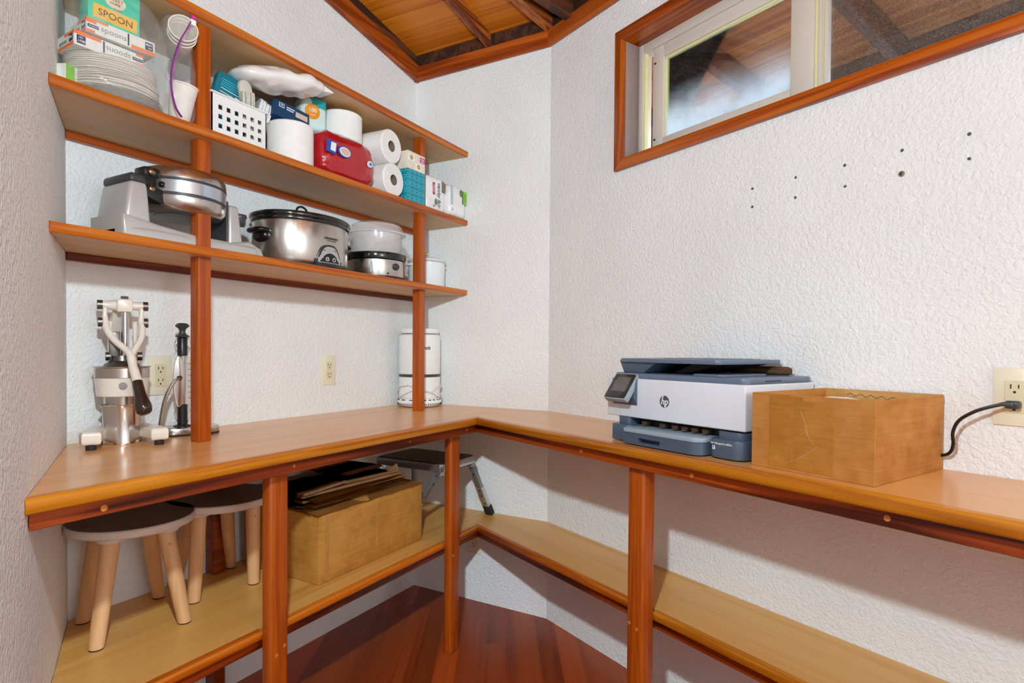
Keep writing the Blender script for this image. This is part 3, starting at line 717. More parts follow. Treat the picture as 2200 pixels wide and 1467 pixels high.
lipping(ls, yl(1.052), yl(1.806), 0, 0, ZL + .0004, tl, lp, M['edge'], rnd_=.005)
lipping(ls, yl(1.855), J0_, 0, 0, ZL + .0004, tl, lp, M['edge'], rnd_=.005, mitre_b=mi2)
lipping(ls, J0_, wp(.797, TL), 0, 0, ZL + .0004, tl, lp, M['edge'], rnd_=.005, mitre_a=-ss2)
lipping(ls, wp(.845, TL), wp(2.302, TL), 0, 0, ZL + .0004, tl, lp, M['edge_gold'], rnd_=.005)
YB2, TB2 = YL + .028, TL - .028
IB = on_t(TB2, YB2)
g = G(); g.prism([(lwx(YB2) + .002, YB2), (IB.x, IB.y), (on_t(TB2 - .018, YB2 + .018).x, YB2 + .018), (lwx(YB2 + .018) + .002, YB2 + .018)], ZL - tl - .036, ZL - tl, 'Z', .002, 1); obj('bearer', g, M['apron'], ls)
gR = G(); gR.prism([L2(IB), L2(wp(REND, TB2)), L2(wp(REND, TB2 - .018)), L2(on_t(TB2 - .018, YB2 + .018))], ZL - tl - .036, ZL - tl, 'Z', .002, 1); o = obj('bearer', gR, M['apron'], ls); o.matrix_world = MR

# ---- wall shelving: three shelves on two posts
sh = thing('wall_shelving', 'three-tier plywood wall shelving with orange lipping and two square posts', 'shelves', (0, 0, 0))
YS = 1.487; ts = .0225
for z in ZS:
    g = G(); g.prism([(lwx(YS + .012) + .001, YS + .012), (XM - .0015, YS + .012), (XM - .0015, YB - .001), (LB.x + .001, YB - .001)], z - ts, z, 'Z'); sb = obj('shelf_board', g, M['under'], sh)
    lipping(sb, Vector((lwx(YS) + .002, YS, 0)), Vector((XM - .002, YS, 0)), 0, 0, z + .0006, ts + .001, .0125, M['edge'], rnd_=.002)
    if z < 2.0:
        g = G(); g.box(lwx(YB - .02) + .004, XM - .002, YB - .021, YB - .001, z - ts - .021, z - ts, .0015, 1); obj('cleat', g, M['cleat'], sb)
g = G(); g.box(.98, 1.0175, 1.52, 1.5575, ZC, ZS[2] - ts, .0028, 2); obj('post', g, M['post'], sh)
g = G(); g.box(1.944, 1.9815, 1.52, 1.5575, ZC, ZS[2] - ts, .0028, 2); obj('post', g, M['post'], sh)

# ================================================================== OUTLETS, WALL PLUGS, CORD
def outlet(label, m, plate='ivory'):
    o = thing('electrical_outlet', label, 'outlet'); o.matrix_world = m
    g = G(); g.box(-.037, .037, -.005, 0, -.060, .060, .0025, 2); obj('cover_plate', g, M[plate], o)
    g = G(); g.box(-.0168, .0168, -.0066, -.004, -.0335, .0335, .001, 1); rc = obj('receptacle', g, M['ivory2'], o)
    g = G()
    for cz in (.0195, -.0165):
        for dx, h in ((-.0064, .0046), (.0064, .0038)): g.box(dx - .0011, dx + .0011, -.0070, -.0064, cz + .002 - h, cz + .002 + h)
        g.cyl((0, -.0070, cz - .0095), (0, -.0064, cz - .0095), .0026, n=12)
    s = obj('slots', g, M['slot'], rc); s['kind'] = 'stuff'
    return o
outlet('ivory double outlet on the back wall between the juicer and the corkscrew', T(1.029, YB, 1.065))
outlet('ivory double outlet alone on bare back wall above middle of worktop', T(1.700, YB, 1.062))
outlet('ivory double outlet low on the corner wall under the lower shelf', Matrix(((0, 1, 0, XM), (-1, 0, 0, 1.438), (0, 0, 1, .278), (0, 0, 0, 1))))
outlet('ivory double outlet with black plug beside the open carton', MR @ T(1.5575, 0, 1.060))
pc = thing('power_cord', 'black power cord hanging from the outlet down behind the open carton', 'cord'); pc.matrix_world = MR
def curve(ks, n=8):
    out = []
    for i in range(len(ks) - 1):
        p = [Vector(ks[max(0, min(len(ks) - 1, i + j))]) for j in (-1, 0, 1, 2)]
        for q in range(n):
            u = q / n; out.append(.5 * ((2 * p[1]) + (p[2] - p[0]) * u + (2 * p[0] - 5 * p[1] + 4 * p[2] - p[3]) * u * u + (3 * p[1] - p[0] - 3 * p[2] + p[3]) * u ** 3))
    out.append(Vector(ks[-1])); return out
ck = [(1.548, -.030, 1.046), (1.526, -.036, 1.0385), (1.500, -.040, 1.026), (1.474, -.040, 1.005), (1.462, -.036, .978), (1.461, -.030, .952), (1.453, -.022, .932), (1.435, -.015, .922), (1.39, -.010, .915), (1.30, -.008, .897), (1.18, -.006, .8965)]
g = G(); g.tube(curve(ck), .0036, 8); obj('cable', g, M['black'], pc)
g = G(); g.box(1.546, 1.570, -.026, -.0068, 1.0365, 1.0525, .004, 3); g.box(1.549, 1.563, -.033, -.024, 1.040, 1.050, .003, 2); g.tube([(1.558, -.030, 1.045), (1.546, -.031, 1.0455), (1.540, -.032, 1.044)], [.0055, .0048, .0038], 10); obj('plug', g, M['char'], pc)
PLG = [(.9493, 1.6217), (.9497, 1.569), (1.0793, 1.6233), (1.079, 1.5691), (1.2082, 1.6236), (1.2098, 1.5701), (1.3387, 1.6255), (1.4695, 1.625), (1.4702, 1.5714)]
WH = ['upper of the first pair of green plugs, furthest from the outlet', 'lower of the first pair of green plugs, furthest from the outlet', 'upper green plug of the second pair from the corner', 'lower pale green plug of the second pair from the corner',
      'upper green plug of the third pair from the corner', 'lower small dark plug of the third pair from the corner', 'dark plug straight above the big rusty screw', 'upper dark plug of the pair furthest from the corner', 'lower dark plug of the pair furthest from the corner']
for i, ((s_, z_), lb) in enumerate(zip(PLG, WH)):
    g = G(); n = 9
    g.lathe([(.0005, .0012), (.0022, .0014), (.0040, .0010), (.0043, 0), (.0043, -.004)], 10, 1.0, .92 + .1 * math.sin(i * 2.1)); o = obj('wall_plug', g, M['plug'])
    tag(o, lb, 'wall plug', 'plastic wall plugs left in the right wall'); o.matrix_world = MR @ T(s_, .0005, z_) @ Rx(90) @ Rz(40 * i)
sc = thing('screw', 'big rusty cross-head screw in the right wall under the window', 'screw'); sc.matrix_world = MR @ T(1.3386, 0, 1.5705) @ Rx(90)
g = G(); g.lathe([(0, .003), (.004, .0028), (.0066, .0014), (.0068, 0), (.003, -.006)], 18); obj('head', g, M['rust'], sc)
g = G(); g.box(-.0034, .0034, -.0008, .0008, .0026, .0032); g.box(-.0008, .0008, -.0034, .0034, .0026, .0032); obj('cross_slot', g, M['slot'], sc)

# ================================================================== JUICER
ju = thing('citrus_juicer', 'cream lever citrus juicer with steel cup and dark handle on the worktop', 'juicer', (.872, 1.688, ZC), -22)
g = G()
g.box(-.05, .05, .03, .062, .006, .045, .008, 2)                                # rear of the foot
for sx in (-1, 1):
    pts = [(sx * .018, .05), (sx * .066, .05), (sx * .098, -.075), (sx * .094, -.100), (sx * .054, -.104), (sx * .050, -.07)]
    if sx < 0: pts = pts[::-1]
    g.prism(pts, .012, .046, 'Z', .009, 3)
obj('base', g, M['cream'], ju)
for x, y in ((-.074, -.088), (.074, -.088), (-.035, .045), (.035, .045)):
    g = G(); g.cyl((x, y, 0), (x, y, .014), .0115, n=16); obj('rubber_foot', g, M['rubber'], ju)
g = G(); g.prism([(-.022, .0), (.022, .0), (.022, .34), (.016, .352), (-.016, .352), (-.022, .34)], .055, .072, 'Y', .004, 2)
g.prism([(.0, .38), (.072, .345), (.072, .30), (.055, .30)], -.02, .02, 'X', .004, 2)
obj('column', g, M['cream'], ju)
g = G(); g.lathe([(.044, 0), (.0448, .003), (.0438, .006), (.0438, .098), (.0452, .104), (.0462, .1065), (.0448, .1065), (.043, .100), (.042, .010), (0, .008)], 48)
for v in g.bm.verts:
    a = math.atan2(v.co.y, v.co.x); d = abs((a - R(205) + PI) % (2 * PI) - PI)
    if v.co.z > .09 and d < .5: v.co.x += math.cos(R(205)) * .014 * (1 - d / .5) * (v.co.z - .09) / .016; v.co.y += math.sin(R(205)) * .014 * (1 - d / .5) * (v.co.z - .09) / .016
obj('steel_cup', g, M['steel2'], ju)
g = G(); g.lathe([(.020, .104), (.0415, .106), (.0425, .129), (.0, .129)], 40); obj('strainer', g, M['steel'], ju)
g = G(); g.lathe([(.0555, .128), (.058, .130), (.0625, .172), (.0635, .177), (.060, .177)], 48); g.box(-.02, .02, .05, .068, .13, .176, .003); obj('bowl_ring', g, M['cream'], ju)
g = G(); g.lathe([(.060, .176), (.0635, .178), (.0635, .203), (.0668, .2055), (.0662, .207), (.0615, .205), (.06, .19), (0, .185)], 48); obj('steel_bowl', g, M['steel'], ju)
g = G(); g.lathe([(.0, .19), (.052, .19), (.040, .214), (.026, .222), (.024, .236), (0, .236)], 36); g.box(-.030, -.004, -.006, .020, .222, .300, .003); obj('press_cone', g, M['dark_steel'], ju)
g = G(); g.cyl((.006, 0, .225), (.006, 0, .394), .0082, n=20); obj('press_rod', g, M['chrome'], ju)
g = G(); g.cyl((.006, 0, .388), (.006, 0, .396), .009, n=8); obj('nut', g, M['dark_steel'], ju)
g = G(); g.box(-.013, .023, -.020, .024, .353, .388, .004, 2); g.cyl((-.044, .002, .371), (.054, .002, .371), .0115, n=18); g.tube([(-.034, .002, .371), (-.010, .002, .371)], [.0105, .016], 14); obj('yoke_head', g, M['cream'], ju)
for x in (-.049, .054): g = G(); g.cyl((x - .006, .002, .371), (x + .006, .002, .371), .0125, n=20); obj('pivot_bolt', g, M['dark_steel'], ju)
for x in (-.049, .054): g = G(); g.cyl((x - .005, -.004, .325), (x + .005, -.004, .325), .0125, n=20); obj('pivot_bolt', g, M['dark_steel'], ju)
for x in (-.032, .040): g = G(); g.cyl((x - .005, .004, .234), (x + .006, .004, .234), .0115, n=20); obj('pivot_bolt', g, M['dark_steel'], ju)
for x in (-.038, .0445):
    g = G(); g.tube([(x, .002, .374), (x, .0, .350), (x, -.004, .324)], [.0095, .0052, .0095], 12); obj('link', g, M['cream'], ju)
for x, x2 in ((-.027, -.023), (.031, .030)):
    g = G(); g.tube([(x, .010, .328), (x, .008, .28), (x2, .004, .232)], [.007, .0052, .0085], 10); obj('link', g, M['cream'], ju)
g = G()
g.tube(curve([(-.038, -.004, .325), (-.034, -.012, .305), (-.018, -.026, .276), (.006, -.044, .250), (.014, -.055, .235), (.018, -.068, .205), (.026, -.092, .165)], 6), [.0088] * 12 + [.0085] * 8 + [.0095] * 5 + [.0105] * 6 + [.0115] * 6, 12)
g.tube(curve([(.0445, -.004, .325), (.0455, -.012, .305), (.040, -.024, .280), (.026, -.040, .256), (.014, -.055, .235)], 6), .0078, 12)
obj('lever', g, M['cream'], ju)
hp = [Vector((.0245, -.088, .172)) + (Vector((.037, -.128, .085)) - Vector((.0245, -.088, .172))) * u for u in [0, .05, .2, .4, .55, .7, .82, .92, .98, 1.0]]
g = G(); g.tube(hp, [.0105, .0125, .0128, .0138, .0165, .0195, .0202, .0175, .011, .003], 24); obj('handle_grip', g, M['blackgloss'] if False else plain('dark brown grip', '2a1a17', .18, coat=.5, var=.02), ju)
g = G(); g.cyl((-.004, -.066, .158), (-.004, -.056, .158), .009, n=18); obj('cap_nut', g, M['dark_steel'], ju)

# ================================================================== CORKSCREW STAND
ck_ = thing('lever_corkscrew', 'steel upright corkscrew on stand with oval plate, behind the left shelf post', 'corkscrew', (1.062, 1.700, ZC), -22)
g = G(); g.rbox(-.085, .085, -.050, .050, .003, .024, .048, 10, .004); obj('stand_base', g, M['steel'], ck_)
g = G(); g.rbox(-.085, .085, -.051, .051, 0, .005, .048, 10); obj('rubber_pad', g, M['rubber'], ck_)
X = -.014
g = G(); g.cyl((X, 0, .03), (X, 0, .30), .0095, n=24); obj('shaft', g, M['steel2'], ck_)
g = G(); g.lathe([(.024, .024), (.024, .027), (.014, .030), (.0135, .088), (.011, .090)], 24, m=T(X, 0, 0)); obj('grip', g, M['black'], ck_)
g = G(); g.lathe([(.011, .234), (.0138, .236), (.0138, .286), (.011, .290)], 24, m=T(X, 0, 0)); obj('grip', g, M['black'], ck_)
g = G(); g.lathe([(.018, .290), (.019, .294), (.011, .298), (.008, .306), (.010, .314), (.018, .321), (.019, .325), (.012, .331), (0, .332)], 24, m=T(X, 0, 0)); obj('knob', g, M['char'], ck_)
g = G(); g.cyl((X + .013, .004, .092), (X + .013, .004, .234), .011, n=16); obj('measure_tube', g, M['clearpl'], ck_)
g = G()
for i in range(7): g.box(X + .014, X + .022, -.0075, -.006, .108 + i * .017, .110 + i * .017)
o = obj('scale_marks', g, M['inkgrey'], ck_); o['kind'] = 'stuff'
g = G(); ov = [(.0165 * math.cos(a), .075 * math.sin(a)) for a in [2 * PI * i / 40 for i in range(40)]]; g.prism(ov, -.003, .003, 'Y', .0015, 2, m=T(X - .012, -.020, .158)); obj('oval_plate', g, M['steel'], ck_)
g = G(); g.cyl((X - .012, -.032, .170), (X - .012, -.014, .170), .007, n=12); obj('pivot', g, M['black'], ck_)
arm = curve([(X - .010, -.028, .170), (X - .026, -.030, .160), (X - .043, -.032, .128), (X - .054, -.034, .088), (X - .063, -.036, .024)], 6)
g = G()
for i in range(len(arm) - 1):
    pass
g.tube(arm, [.006] + [.007 + .0045 * i / len(arm) for i in range(len(arm) - 1)], 10, .55); obj('lever_arm', g, M['steel'], ck_)
for z0 in (.034, .238):
    for sx in (-1, 1):
        g = G(); g.tube(curve([(X + sx * .012, -.004, z0), (X + sx * .021, -.006, z0 + .022), (X + sx * .0205, -.006, z0 + .034), (X + sx * .0125, -.004, z0 + .055)], 5), .0009, 6); obj('wire_clip', g, M['chrome'], ck_)

# ================================================================== AIR PURIFIER
ap = thing('air_purifier', 'white cylindrical air purifier with dark band, behind right shelf post', 'air purifier', (2.134, 1.666, ZC), -38)
g = G(); g.lathe([(.090, .003), (.0985, .010), (.0990, .024), (.094, .036), (.088, .040), (0, .040)], 64); obj('base', g, M['white'], ap)
g = G()
for i in range(72):
    a = 2 * PI * i / 72; g.box(-.0013, .0013, -.0999, -.0975, .009, .018, m=Matrix.Rotation(a, 4, 'Z') @ Rx(0))
o = obj('intake_slots', g, M['slot'], ap); o['kind'] = 'stuff'
g = G()
for i in range(26):
    a = 2 * PI * (i + .3 * math.sin(i * 3.1)) / 26; g.box(-.006, .006, -.0965, -.093, .0305, .0345, m=Matrix.Rotation(a, 4, 'Z'))
o = obj('vent_slots', g, M['slot'], ap); o['kind'] = 'stuff'
prof = [(.086, .039)]
for i in range(15): prof += [(.0925, .042 + i * .006), (.0932, .045 + i * .006)]
prof += [(.0925, .134)]
g = G(); g.lathe(prof, 64); obj('filter_drum', g, M['white'], ap)
g = G(); g.lathe([(.091, .134), (.0936, .135), (.0936, .146), (.091, .147)], 64); obj('band', g, M['char'], ap)
g = G(); g.lathe([(.092, .147), (.0930, .149), (.0930, .312), (.0905, .321), (.084, .325), (.078, .322), (0, .318)], 64); obj('housing', g, M['white'], ap)
g = G(); g.lathe([(.060, .322), (.084, .330), (.088, .342), (.0865, .350), (.080, .352), (.074, .340), (.056, .326)], 48, cap=False)
obj('top_grille', g, M['white'], ap)
text(ap, 'levoit', .023, M['ink'], T(0, 0, .264) @ Rz(16), align='RIGHT', bend=.0932, th=.0004, bold=.0006)
cp = []
for i in range(40):
    a = R(-200 + 400 * i / 39); cp.append((.099 * math.sin(a), -.099 * math.cos(a), .083 + .016 * math.sin(i * .55) + .004 * math.sin(i * 1.7)))
g = G(); g.tube(cp, .0024, 6); obj('wound_cord', g, M['cord'], ap)
cp = [(.100 * math.sin(a), -.100 * math.cos(a), .060 + .020 * math.cos(a * 2.3 + .6)) for a in [R(-150 + 300 * i / 29) for i in range(30)]]
g = G(); g.tube(cp, .0021, 6); obj('wound_cord', g, M['cord'], ap)

# ================================================================== PRINTER
pr_ = thing('printer', 'white and slate-blue all-in-one inkjet printer with tilted touch screen on worktop', 'printer'); pr_.matrix_world = MR @ T(.916, 0, ZC)
g = G(); g.box(-.23, .23, -.315, -.012, .0695, .1805, .004, 3); obj('white_shell', g, M['prn_white'], pr_)
g = G(); g.box(-.200, .205, -.27, -.03, .003, .0705, .002); obj('print_cavity', g, M['prn_black'], pr_)
g = G(); g.rbox(-.205, -.125, -.330, -.03, .003, .0475, .022, 6, .002); g.rbox(-.186, -.142, -.312, -.04, .046, .069, .008, 4, .001); obj('base_block', g, M['prn_dark'], pr_)
g = G(); g.rbox(.136, .234, -.332, -.03, .003, .0475, .028, 8, .002); g.rbox(.150, .226, -.318, -.04, .046, .0655, .022, 6, .001); obj('base_block', g, M['prn_dark'], pr_)
g = G(); g.box(-.205, .225, -.29, -.04, .064, .0705); obj('shadow_gap', g, M['prn_black'], pr_)
# paper tray with cut-out handle
def tray_outline(x0, x1, y0, y1, r0, r1):
    pts = [(x1, y1), (x0, y1)]
    for i in range(6): a = R(180 + 90 * i / 5); pts.append((x0 + r0 + r0 * math.cos(a), y0 + r0 + r0 * math.sin(a)))
    for i in range(9): a = R(270 + 90 * i / 8); pts.append((x1 - r1 + r1 * math.cos(a), y0 + r1 + r1 * math.sin(a)))
    return pts
tr_ = G()
tr_.prism(tray_outline(-.124, .134, -.358, -.22, .006, .030), .0035, .011, 'Z'); tr_.prism(tray_outline(-.124, .134, -.358, -.22, .006, .030), .0225, .0335, 'Z')
tr_.prism(tray_outline(-.124, -.066, -.358, -.22, .006, .0005), .011, .0225, 'Z'); tr_.prism(tray_outline(.010, .134, -.358, -.22, .0005, .030), .011, .0225, 'Z'); tr_.box(-.07, .012, -.335, -.22, .011, .0225)
ptr = obj('paper_tray', tr_, M['prn_dark'], pr_, ang=30)
g = G(); g.prism(tray_outline(-.124, .134, -.3575, -.225, .007, .031), .0338, .0455, 'Z', .0025, 2); obj('tray_cover', g, M['prn_mid'], ptr)
for x in (-.105, -.04, .003, .035, .067, .10):
    g = G(); g.box(x - .010, x + .010, -.292, -.272, .052, .061, .002); g.box(x - .006, x + .006, -.296, -.272, .048, .052, .001); obj('feed_roller', g, M['fuzz'] if False else plain('roller brown', '5a4433', .6), pr_)
g = G(); g.rbox(-.212, .229, -.309, -.016, .1805, .1955, .022, 8, .0035); lid = obj('scanner_lid', g, M['prn_lid'], pr_)
g = G(); g.box(.2285, .2300, -.235, -.165, .1865, .1885); obj('finger_slot', g, M['prn_black'], lid)
g = G(); g.prism([(-.205, .232), (-.055, .232), (-.110, .1955), (-.186, .1955)], -.292, -.03, 'Y', .003, 2); obj('feeder_cover', g, M['prn_dark'], pr_)
g = G(); g.rbox(-.196, .146, -.302, -.022, .2255, .2375, .014, 6, .003); g.box(-.10, .10, -.22, -.05, .2372, .2392, .001); obj('feeder_tray', g, M['prn_lid'], pr_)
g = G(); g.prism([(.02, .2255), (.125, .2255), (-.01, .197), (-.05, .197)], -.24, -.05, 'Y', .002, 1); obj('tray_support', g, M['prn_black'], pr_)
g = G(); g.rbox(.05, .15, -.29, -.09, .1952, .2005, .02, 6, .002); obj('output_ramp', g, M['prn_lid'], pr_)
# touch screen tilted back on a wedge
PM = T(-.155, -.332, .155) @ Rx(-37)
g = G(PM); g.rbox(-.042, .042, -.030, 0, -.043, .043, .004, 4); bz = None
pts = []
for cx, cz, a in ((.036, .037, 0), (-.036, .037, 90), (-.036, -.037, 180), (.036, -.037, 270)):
    for i in range(6): q = R(a + 18 * i); pts.append((cx + .007 * math.cos(q), cz + .007 * math.sin(q)))
g.bm.free(); g = G(PM); g.prism(pts, -.006, .012, 'Y', .002, 2); bz = obj('screen_bezel', g, M['prn_mid'], pr_)
g = G(PM); g.prism([(x * .93, z * .93) for x, z in pts], -.0066, -.0055, 'Y'); obj('screen_glass', g, M['glassblk'], bz)
g = G(PM); g.box(-.027, .027, -.0070, -.0064, -.018, .030); obj('display', g, M['screen'], bz)
g = G(); g.prism([(-.330, .128), (-.312, .100), (-.312, .18), (-.318, .18)], -.205, -.110, 'X', .001, 1); obj('screen_wedge', g, M['prn_dark'], pr_)
# round badge and lettering
g = G(); g.cyl((-.012, -.3154, .1235), (-.012, -.3148, .1235), .0162, n=40); bd = obj('badge', g, plain('badge grey', '4a525e', .4), pr_)
text(bd, 'hp', .025, M['inkw'], face(-.0122, -.3156, .1233), shear=.25, bold=.0004)
g = G(); k = .27; g.prism([(-.0178, .1395), (-.0150, .1395), (-.0172, .131), (-.0200, .131)], -.3158, -.3152, 'Y'); g.prism([(-.0075, .116), (-.0047, .116), (-.0069, .1075), (-.0097, .1075)], -.3158, -.3152, 'Y'); obj('badge_strokes', g, M['inkw'], bd)
text(pr_, 'HP OfficeJet Pro 8025e', .0062, M['inkw'], face(.178, -.3325, .0375), bold=.00005)
g = G(); g.box(.1535, .1605, -.3326, -.3318, .0225, .0315); pg = obj('pictogram', g, M['inkw'], pr_)
g = G(); g.box(.1550, .1590, -.3329, -.3325, .0275, .0300); g.box(.1550, .1575, -.3329, -.3325, .0255, .0262); g.box(.1550, .1590, -.3329, -.3325, .0237, .0243); obj('pictogram_marks', g, M['prn_dark'], pg)
fr_ = thing('fabric_roll', 'brown felt roll tucked behind the feeder tray on the printer lid', 'roll'); fr_.matrix_world = MR @ T(.916, 0, ZC + .1958)
pf = [(.0, .05), (.009, .051), (.0115, .058), (.0115, .23), (.009, .238), (0, .239)]
g = G(); g.lathe([(r, z) for r, z in pf], 20, m=T(-.055, -.045, .0118) @ Ry(90)); obj('felt', g, M['fuzz'], fr_); fr_.name = 'fabric_roll'

# ================================================================== OPEN CARTON
ca = thing('open_carton', 'open brown cardboard box with taped front and white papers, beside the printer', 'box'); ca.matrix_world = MR @ T(1.3025, -.166, ZC)
hx_, hy, hz, tc = .1315, .161, .1665, .004
g = G(); g.box(-hx_, hx_, -hy, -hy + tc, 0, hz, .0012, 1)
obj('front_panel', g, M['card'], ca)
g = G(); g.box(-hx_, hx_, hy - tc, hy, 0, hz, .0012, 1); obj('back_panel', g, M['card_in'], ca)
for sx in (-1, 1): g = G(); g.box(sx * hx_ - (tc if sx > 0 else 0), sx * hx_ + (tc if sx < 0 else 0), -hy + .001, hy - .001, 0, hz, .0012, 1); obj('side_panel', g, M['card'], ca)
g = G(); g.box(-hx_ + .001, hx_ - .001, -hy + .001, hy - .001, 0.0005, .005); obj('bottom', g, M['card_in'], ca)
g = G()
for i in range(26): g.box(-.075 + i * .005, -.0715 + i * .005, hy - tc - .0006, hy - tc + .0004, hz - .0135 + .003 * math.sin(i * 1.3) - i * .0002, hz - .0118 + .003 * math.sin(i * 1.3) - i * .0002)
o = obj('tear_perforation', g, M['slot'], ca); o['kind'] = 'stuff'
for x0, x1, dz in ((-.088, -.012, 0), (-.030, .052, .0007)):
    g = G(); g.box(x0, x1, -hy - .0007 - dz, -hy + .0002, .006, hz - .012 if dz else hz - .004, .0003, 1); obj('tape_strip', g, M['tape'], ca)
g = G()
for a in ([(-.016, .132), (-.009, .116), (-.006, .104), (.0, .083), (.012, .066)], [(.020, .062), (.005, .050), (-.020, .032), (-.05, .016)]):
    g.tube([(x, -hy - .0015, z) for x, z in a], .00035, 5)
o = obj('tape_crease_glints', g, M['film2'], ca); o['kind'] = 'stuff'  # pale lines paint the highlight along the tape creases
pp = thing('paper_stack', 'loose white papers lying inside the open carton', 'papers'); pp.matrix_world = MR @ T(1.3025, -.166, ZC + .0055)
for i in range(9):
    g = G(Rz(random.uniform(-3, 3))); w2, d2 = .118, .146; z = .0 + i * .0165
    n = 6; bm = g.bm; gr = [[bm.verts.new((-w2 + 2 * w2 * a / n, -d2 + 2 * d2 * b / n, z + .015 * 0 + (.008 * math.sin(a * .9 + 1) * (b / n) if i == 8 else .0))) for b in range(n + 1)] for a in range(n + 1)]
    top = [[bm.verts.new(v.co + Vector((0, 0, .0155 if i < 8 else .002))) for v in row] for row in gr]
    for a in range(n):
        for b in range(n):
            bm.faces.new((gr[a][b], gr[a][b + 1], gr[a + 1][b + 1], gr[a + 1][b])); bm.faces.new((top[a][b], top[a + 1][b], top[a + 1][b + 1], top[a][b + 1]))
    for a in range(n):
        bm.faces.new((gr[a][0], gr[a + 1][0], top[a + 1][0], top[a][0])); bm.faces.new((gr[a + 1][n], gr[a][n], top[a][n], top[a + 1][n]))
        bm.faces.new((gr[0][a + 1], gr[0][a], top[0][a], top[0][a + 1])); bm.faces.new((gr[n][a], gr[n][a + 1], top[n][a + 1], top[n][a]))
    g._x(list(bm.verts)); obj('sheet', g, M['paper'], pp)

# ================================================================== UNDER THE WORKTOP
def stool(label, loc, feet, group):
    st = thing('kids_stool', label, 'stool', (loc[0], loc[1], ZL), 0, group)
    Hs = .285; r = .148
    g = G(); g.lathe([(0, Hs - .022), (r - .004, Hs - .022), (r, Hs - .018), (r, Hs - .004), (r - .004, Hs), (0, Hs)], 64); obj('seat', g, M['stool_white'], st)
    g = G(); g.lathe([(0, Hs - .001), (r - .003, Hs - .001), (r - .003, Hs + .0006), (0, Hs + .0006)], 64); obj('seat_top', g, M['stool_top'], st, 'dark brown-grey seat top')
    for fx, fy in feet:
        d = Vector((fx - loc[0], fy - loc[1], 0)); a = math.atan2(d.y, d.x); t = Vector((math.cos(a), math.sin(a), 0))
        topp = t * .088; foot = d
        g = G(T(topp.x, topp.y, 0)); g.lathe([(.032, Hs - .022), (.032, Hs - .036), (.029, Hs - .040), (0, Hs - .040)], 28); b = obj('leg_socket', g, M['stool_white'], st)
        p0 = Vector((foot.x, foot.y, .0035)); p1 = Vector((topp.x, topp.y, Hs - .039)); dd = p1 - p0
        g = G(); g.tube([p0, p0 + dd * .05, p0 + dd * .5, p1], [.0165, .0172, .0195, .0215], 20)
        for v in g.bm.verts:
            if v.co.z < .008: v.co.z = .003
            if v.co.z > Hs - .05: v.co.z = min(v.co.z, Hs - .038)
        lg = obj('leg', g, M['pine'], st)
        g = G(T(foot.x, foot.y, 0)); g.cyl((0, 0, 0), (0, 0, .0035), .0160, n=18); obj('foot_pad', g, M['rubber'], lg)
        m = p0 + dd * .90 - Vector((.0, .020, 0))
        if fx > loc[0] and fy < loc[1]:
            g = G(); q = p0 + dd * .87; n_ = Vector((-.35, -.93, 0)).normalized(); g.cyl(q + n_ * .019, q + n_ * .0222, .0032, n=12); obj('dowel', g, M['dowel'], lg)
    return st
stool('round kids stool with dark top against the left wall, in front', (.868, 1.6325), [(.745, 1.560), (.935, 1.512), (.800, 1.742), (.991, 1.728)], 'round stools on the lower shelf')
stool('round kids stool behind the first one, next to the large carton', (1.125, 1.6325), [(1.022, 1.608), (1.196, 1.578), (1.245, 1.758), (1.060, 1.765)], 'round stools on the lower shelf')

bx = thing('large_carton', 'large closed tan carton on the lower shelf between two legs', 'box', (1.540, 1.566, ZL), 0)
g = G(); g.box(-.257, .257, -.178, .176, 0, .215, .004, 2)
bmesh.ops.subdivide_edges(g.bm, edges=[e for e in g.bm.edges if e.calc_length() > .1], cuts=5, use_grid_fill=True)
for v in g.bm.verts:
    u = 1 - (v.co.x / .257) ** 2; z = 1 - ((v.co.z - .1075) / .108) ** 2
    if v.co.y < -.15: v.co.y -= .004 * u * max(0, z)
    if v.co.z > .2: v.co.z += .010 * u * max(0, 1 - (v.co.y / .18) ** 2)
obj('body', g, M['card2'], bx)
g = G(); bm = g.bm                                       # crumpled near top flap
rows_ = []
for i in range(15):
    x = -.262 + .524 * i / 14; k = math.sin(i * 1.9) * .002
    rows_.append([bm.verts.new((x, -.182 + k * .4, .2165 + k)), bm.verts.new((x, -.100, .2235 + k * .5 + .004 * math.sin(i * .7))), bm.verts.new((x, -.02, .2265 + .003 * math.sin(i)))])
for a, b in zip(rows_, rows_[1:]):
    for j in range(2): bm.faces.new((a[j], b[j], b[j + 1], a[j + 1]))
bmesh.ops.solidify(bm, geom=list(bm.faces), thickness=.004); obj('top_flap', g, M['card'], bx)
g = G(); bm = g.bm
rr_ = [[bm.verts.new((-.262 - .004 * math.sin(j * 2.2), -.182 + .06 * j / 4, .214 + .003 * math.sin(j * 2) )), bm.verts.new((-.20, -.182 + .06 * j / 4, .219))] for j in range(5)]
for a, b in zip(rr_, rr_[1:]): bm.faces.new((a[0], a[1], b[1], b[0]))
bmesh.ops.solidify(bm, geom=list(bm.faces), thickness=.003); obj('side_flap', g, M['card'], bx)
for x in (-.232, -.222): g = G(); g.box(x - .0008, x + .0008, -.1835, -.178, .006, .21); obj('crease', g, M['card_in'], bx)
g = G(); g.box(-.0005, .0015, -.1835, -.178, .04, .20); obj('crease', g, M['card_in'], bx)

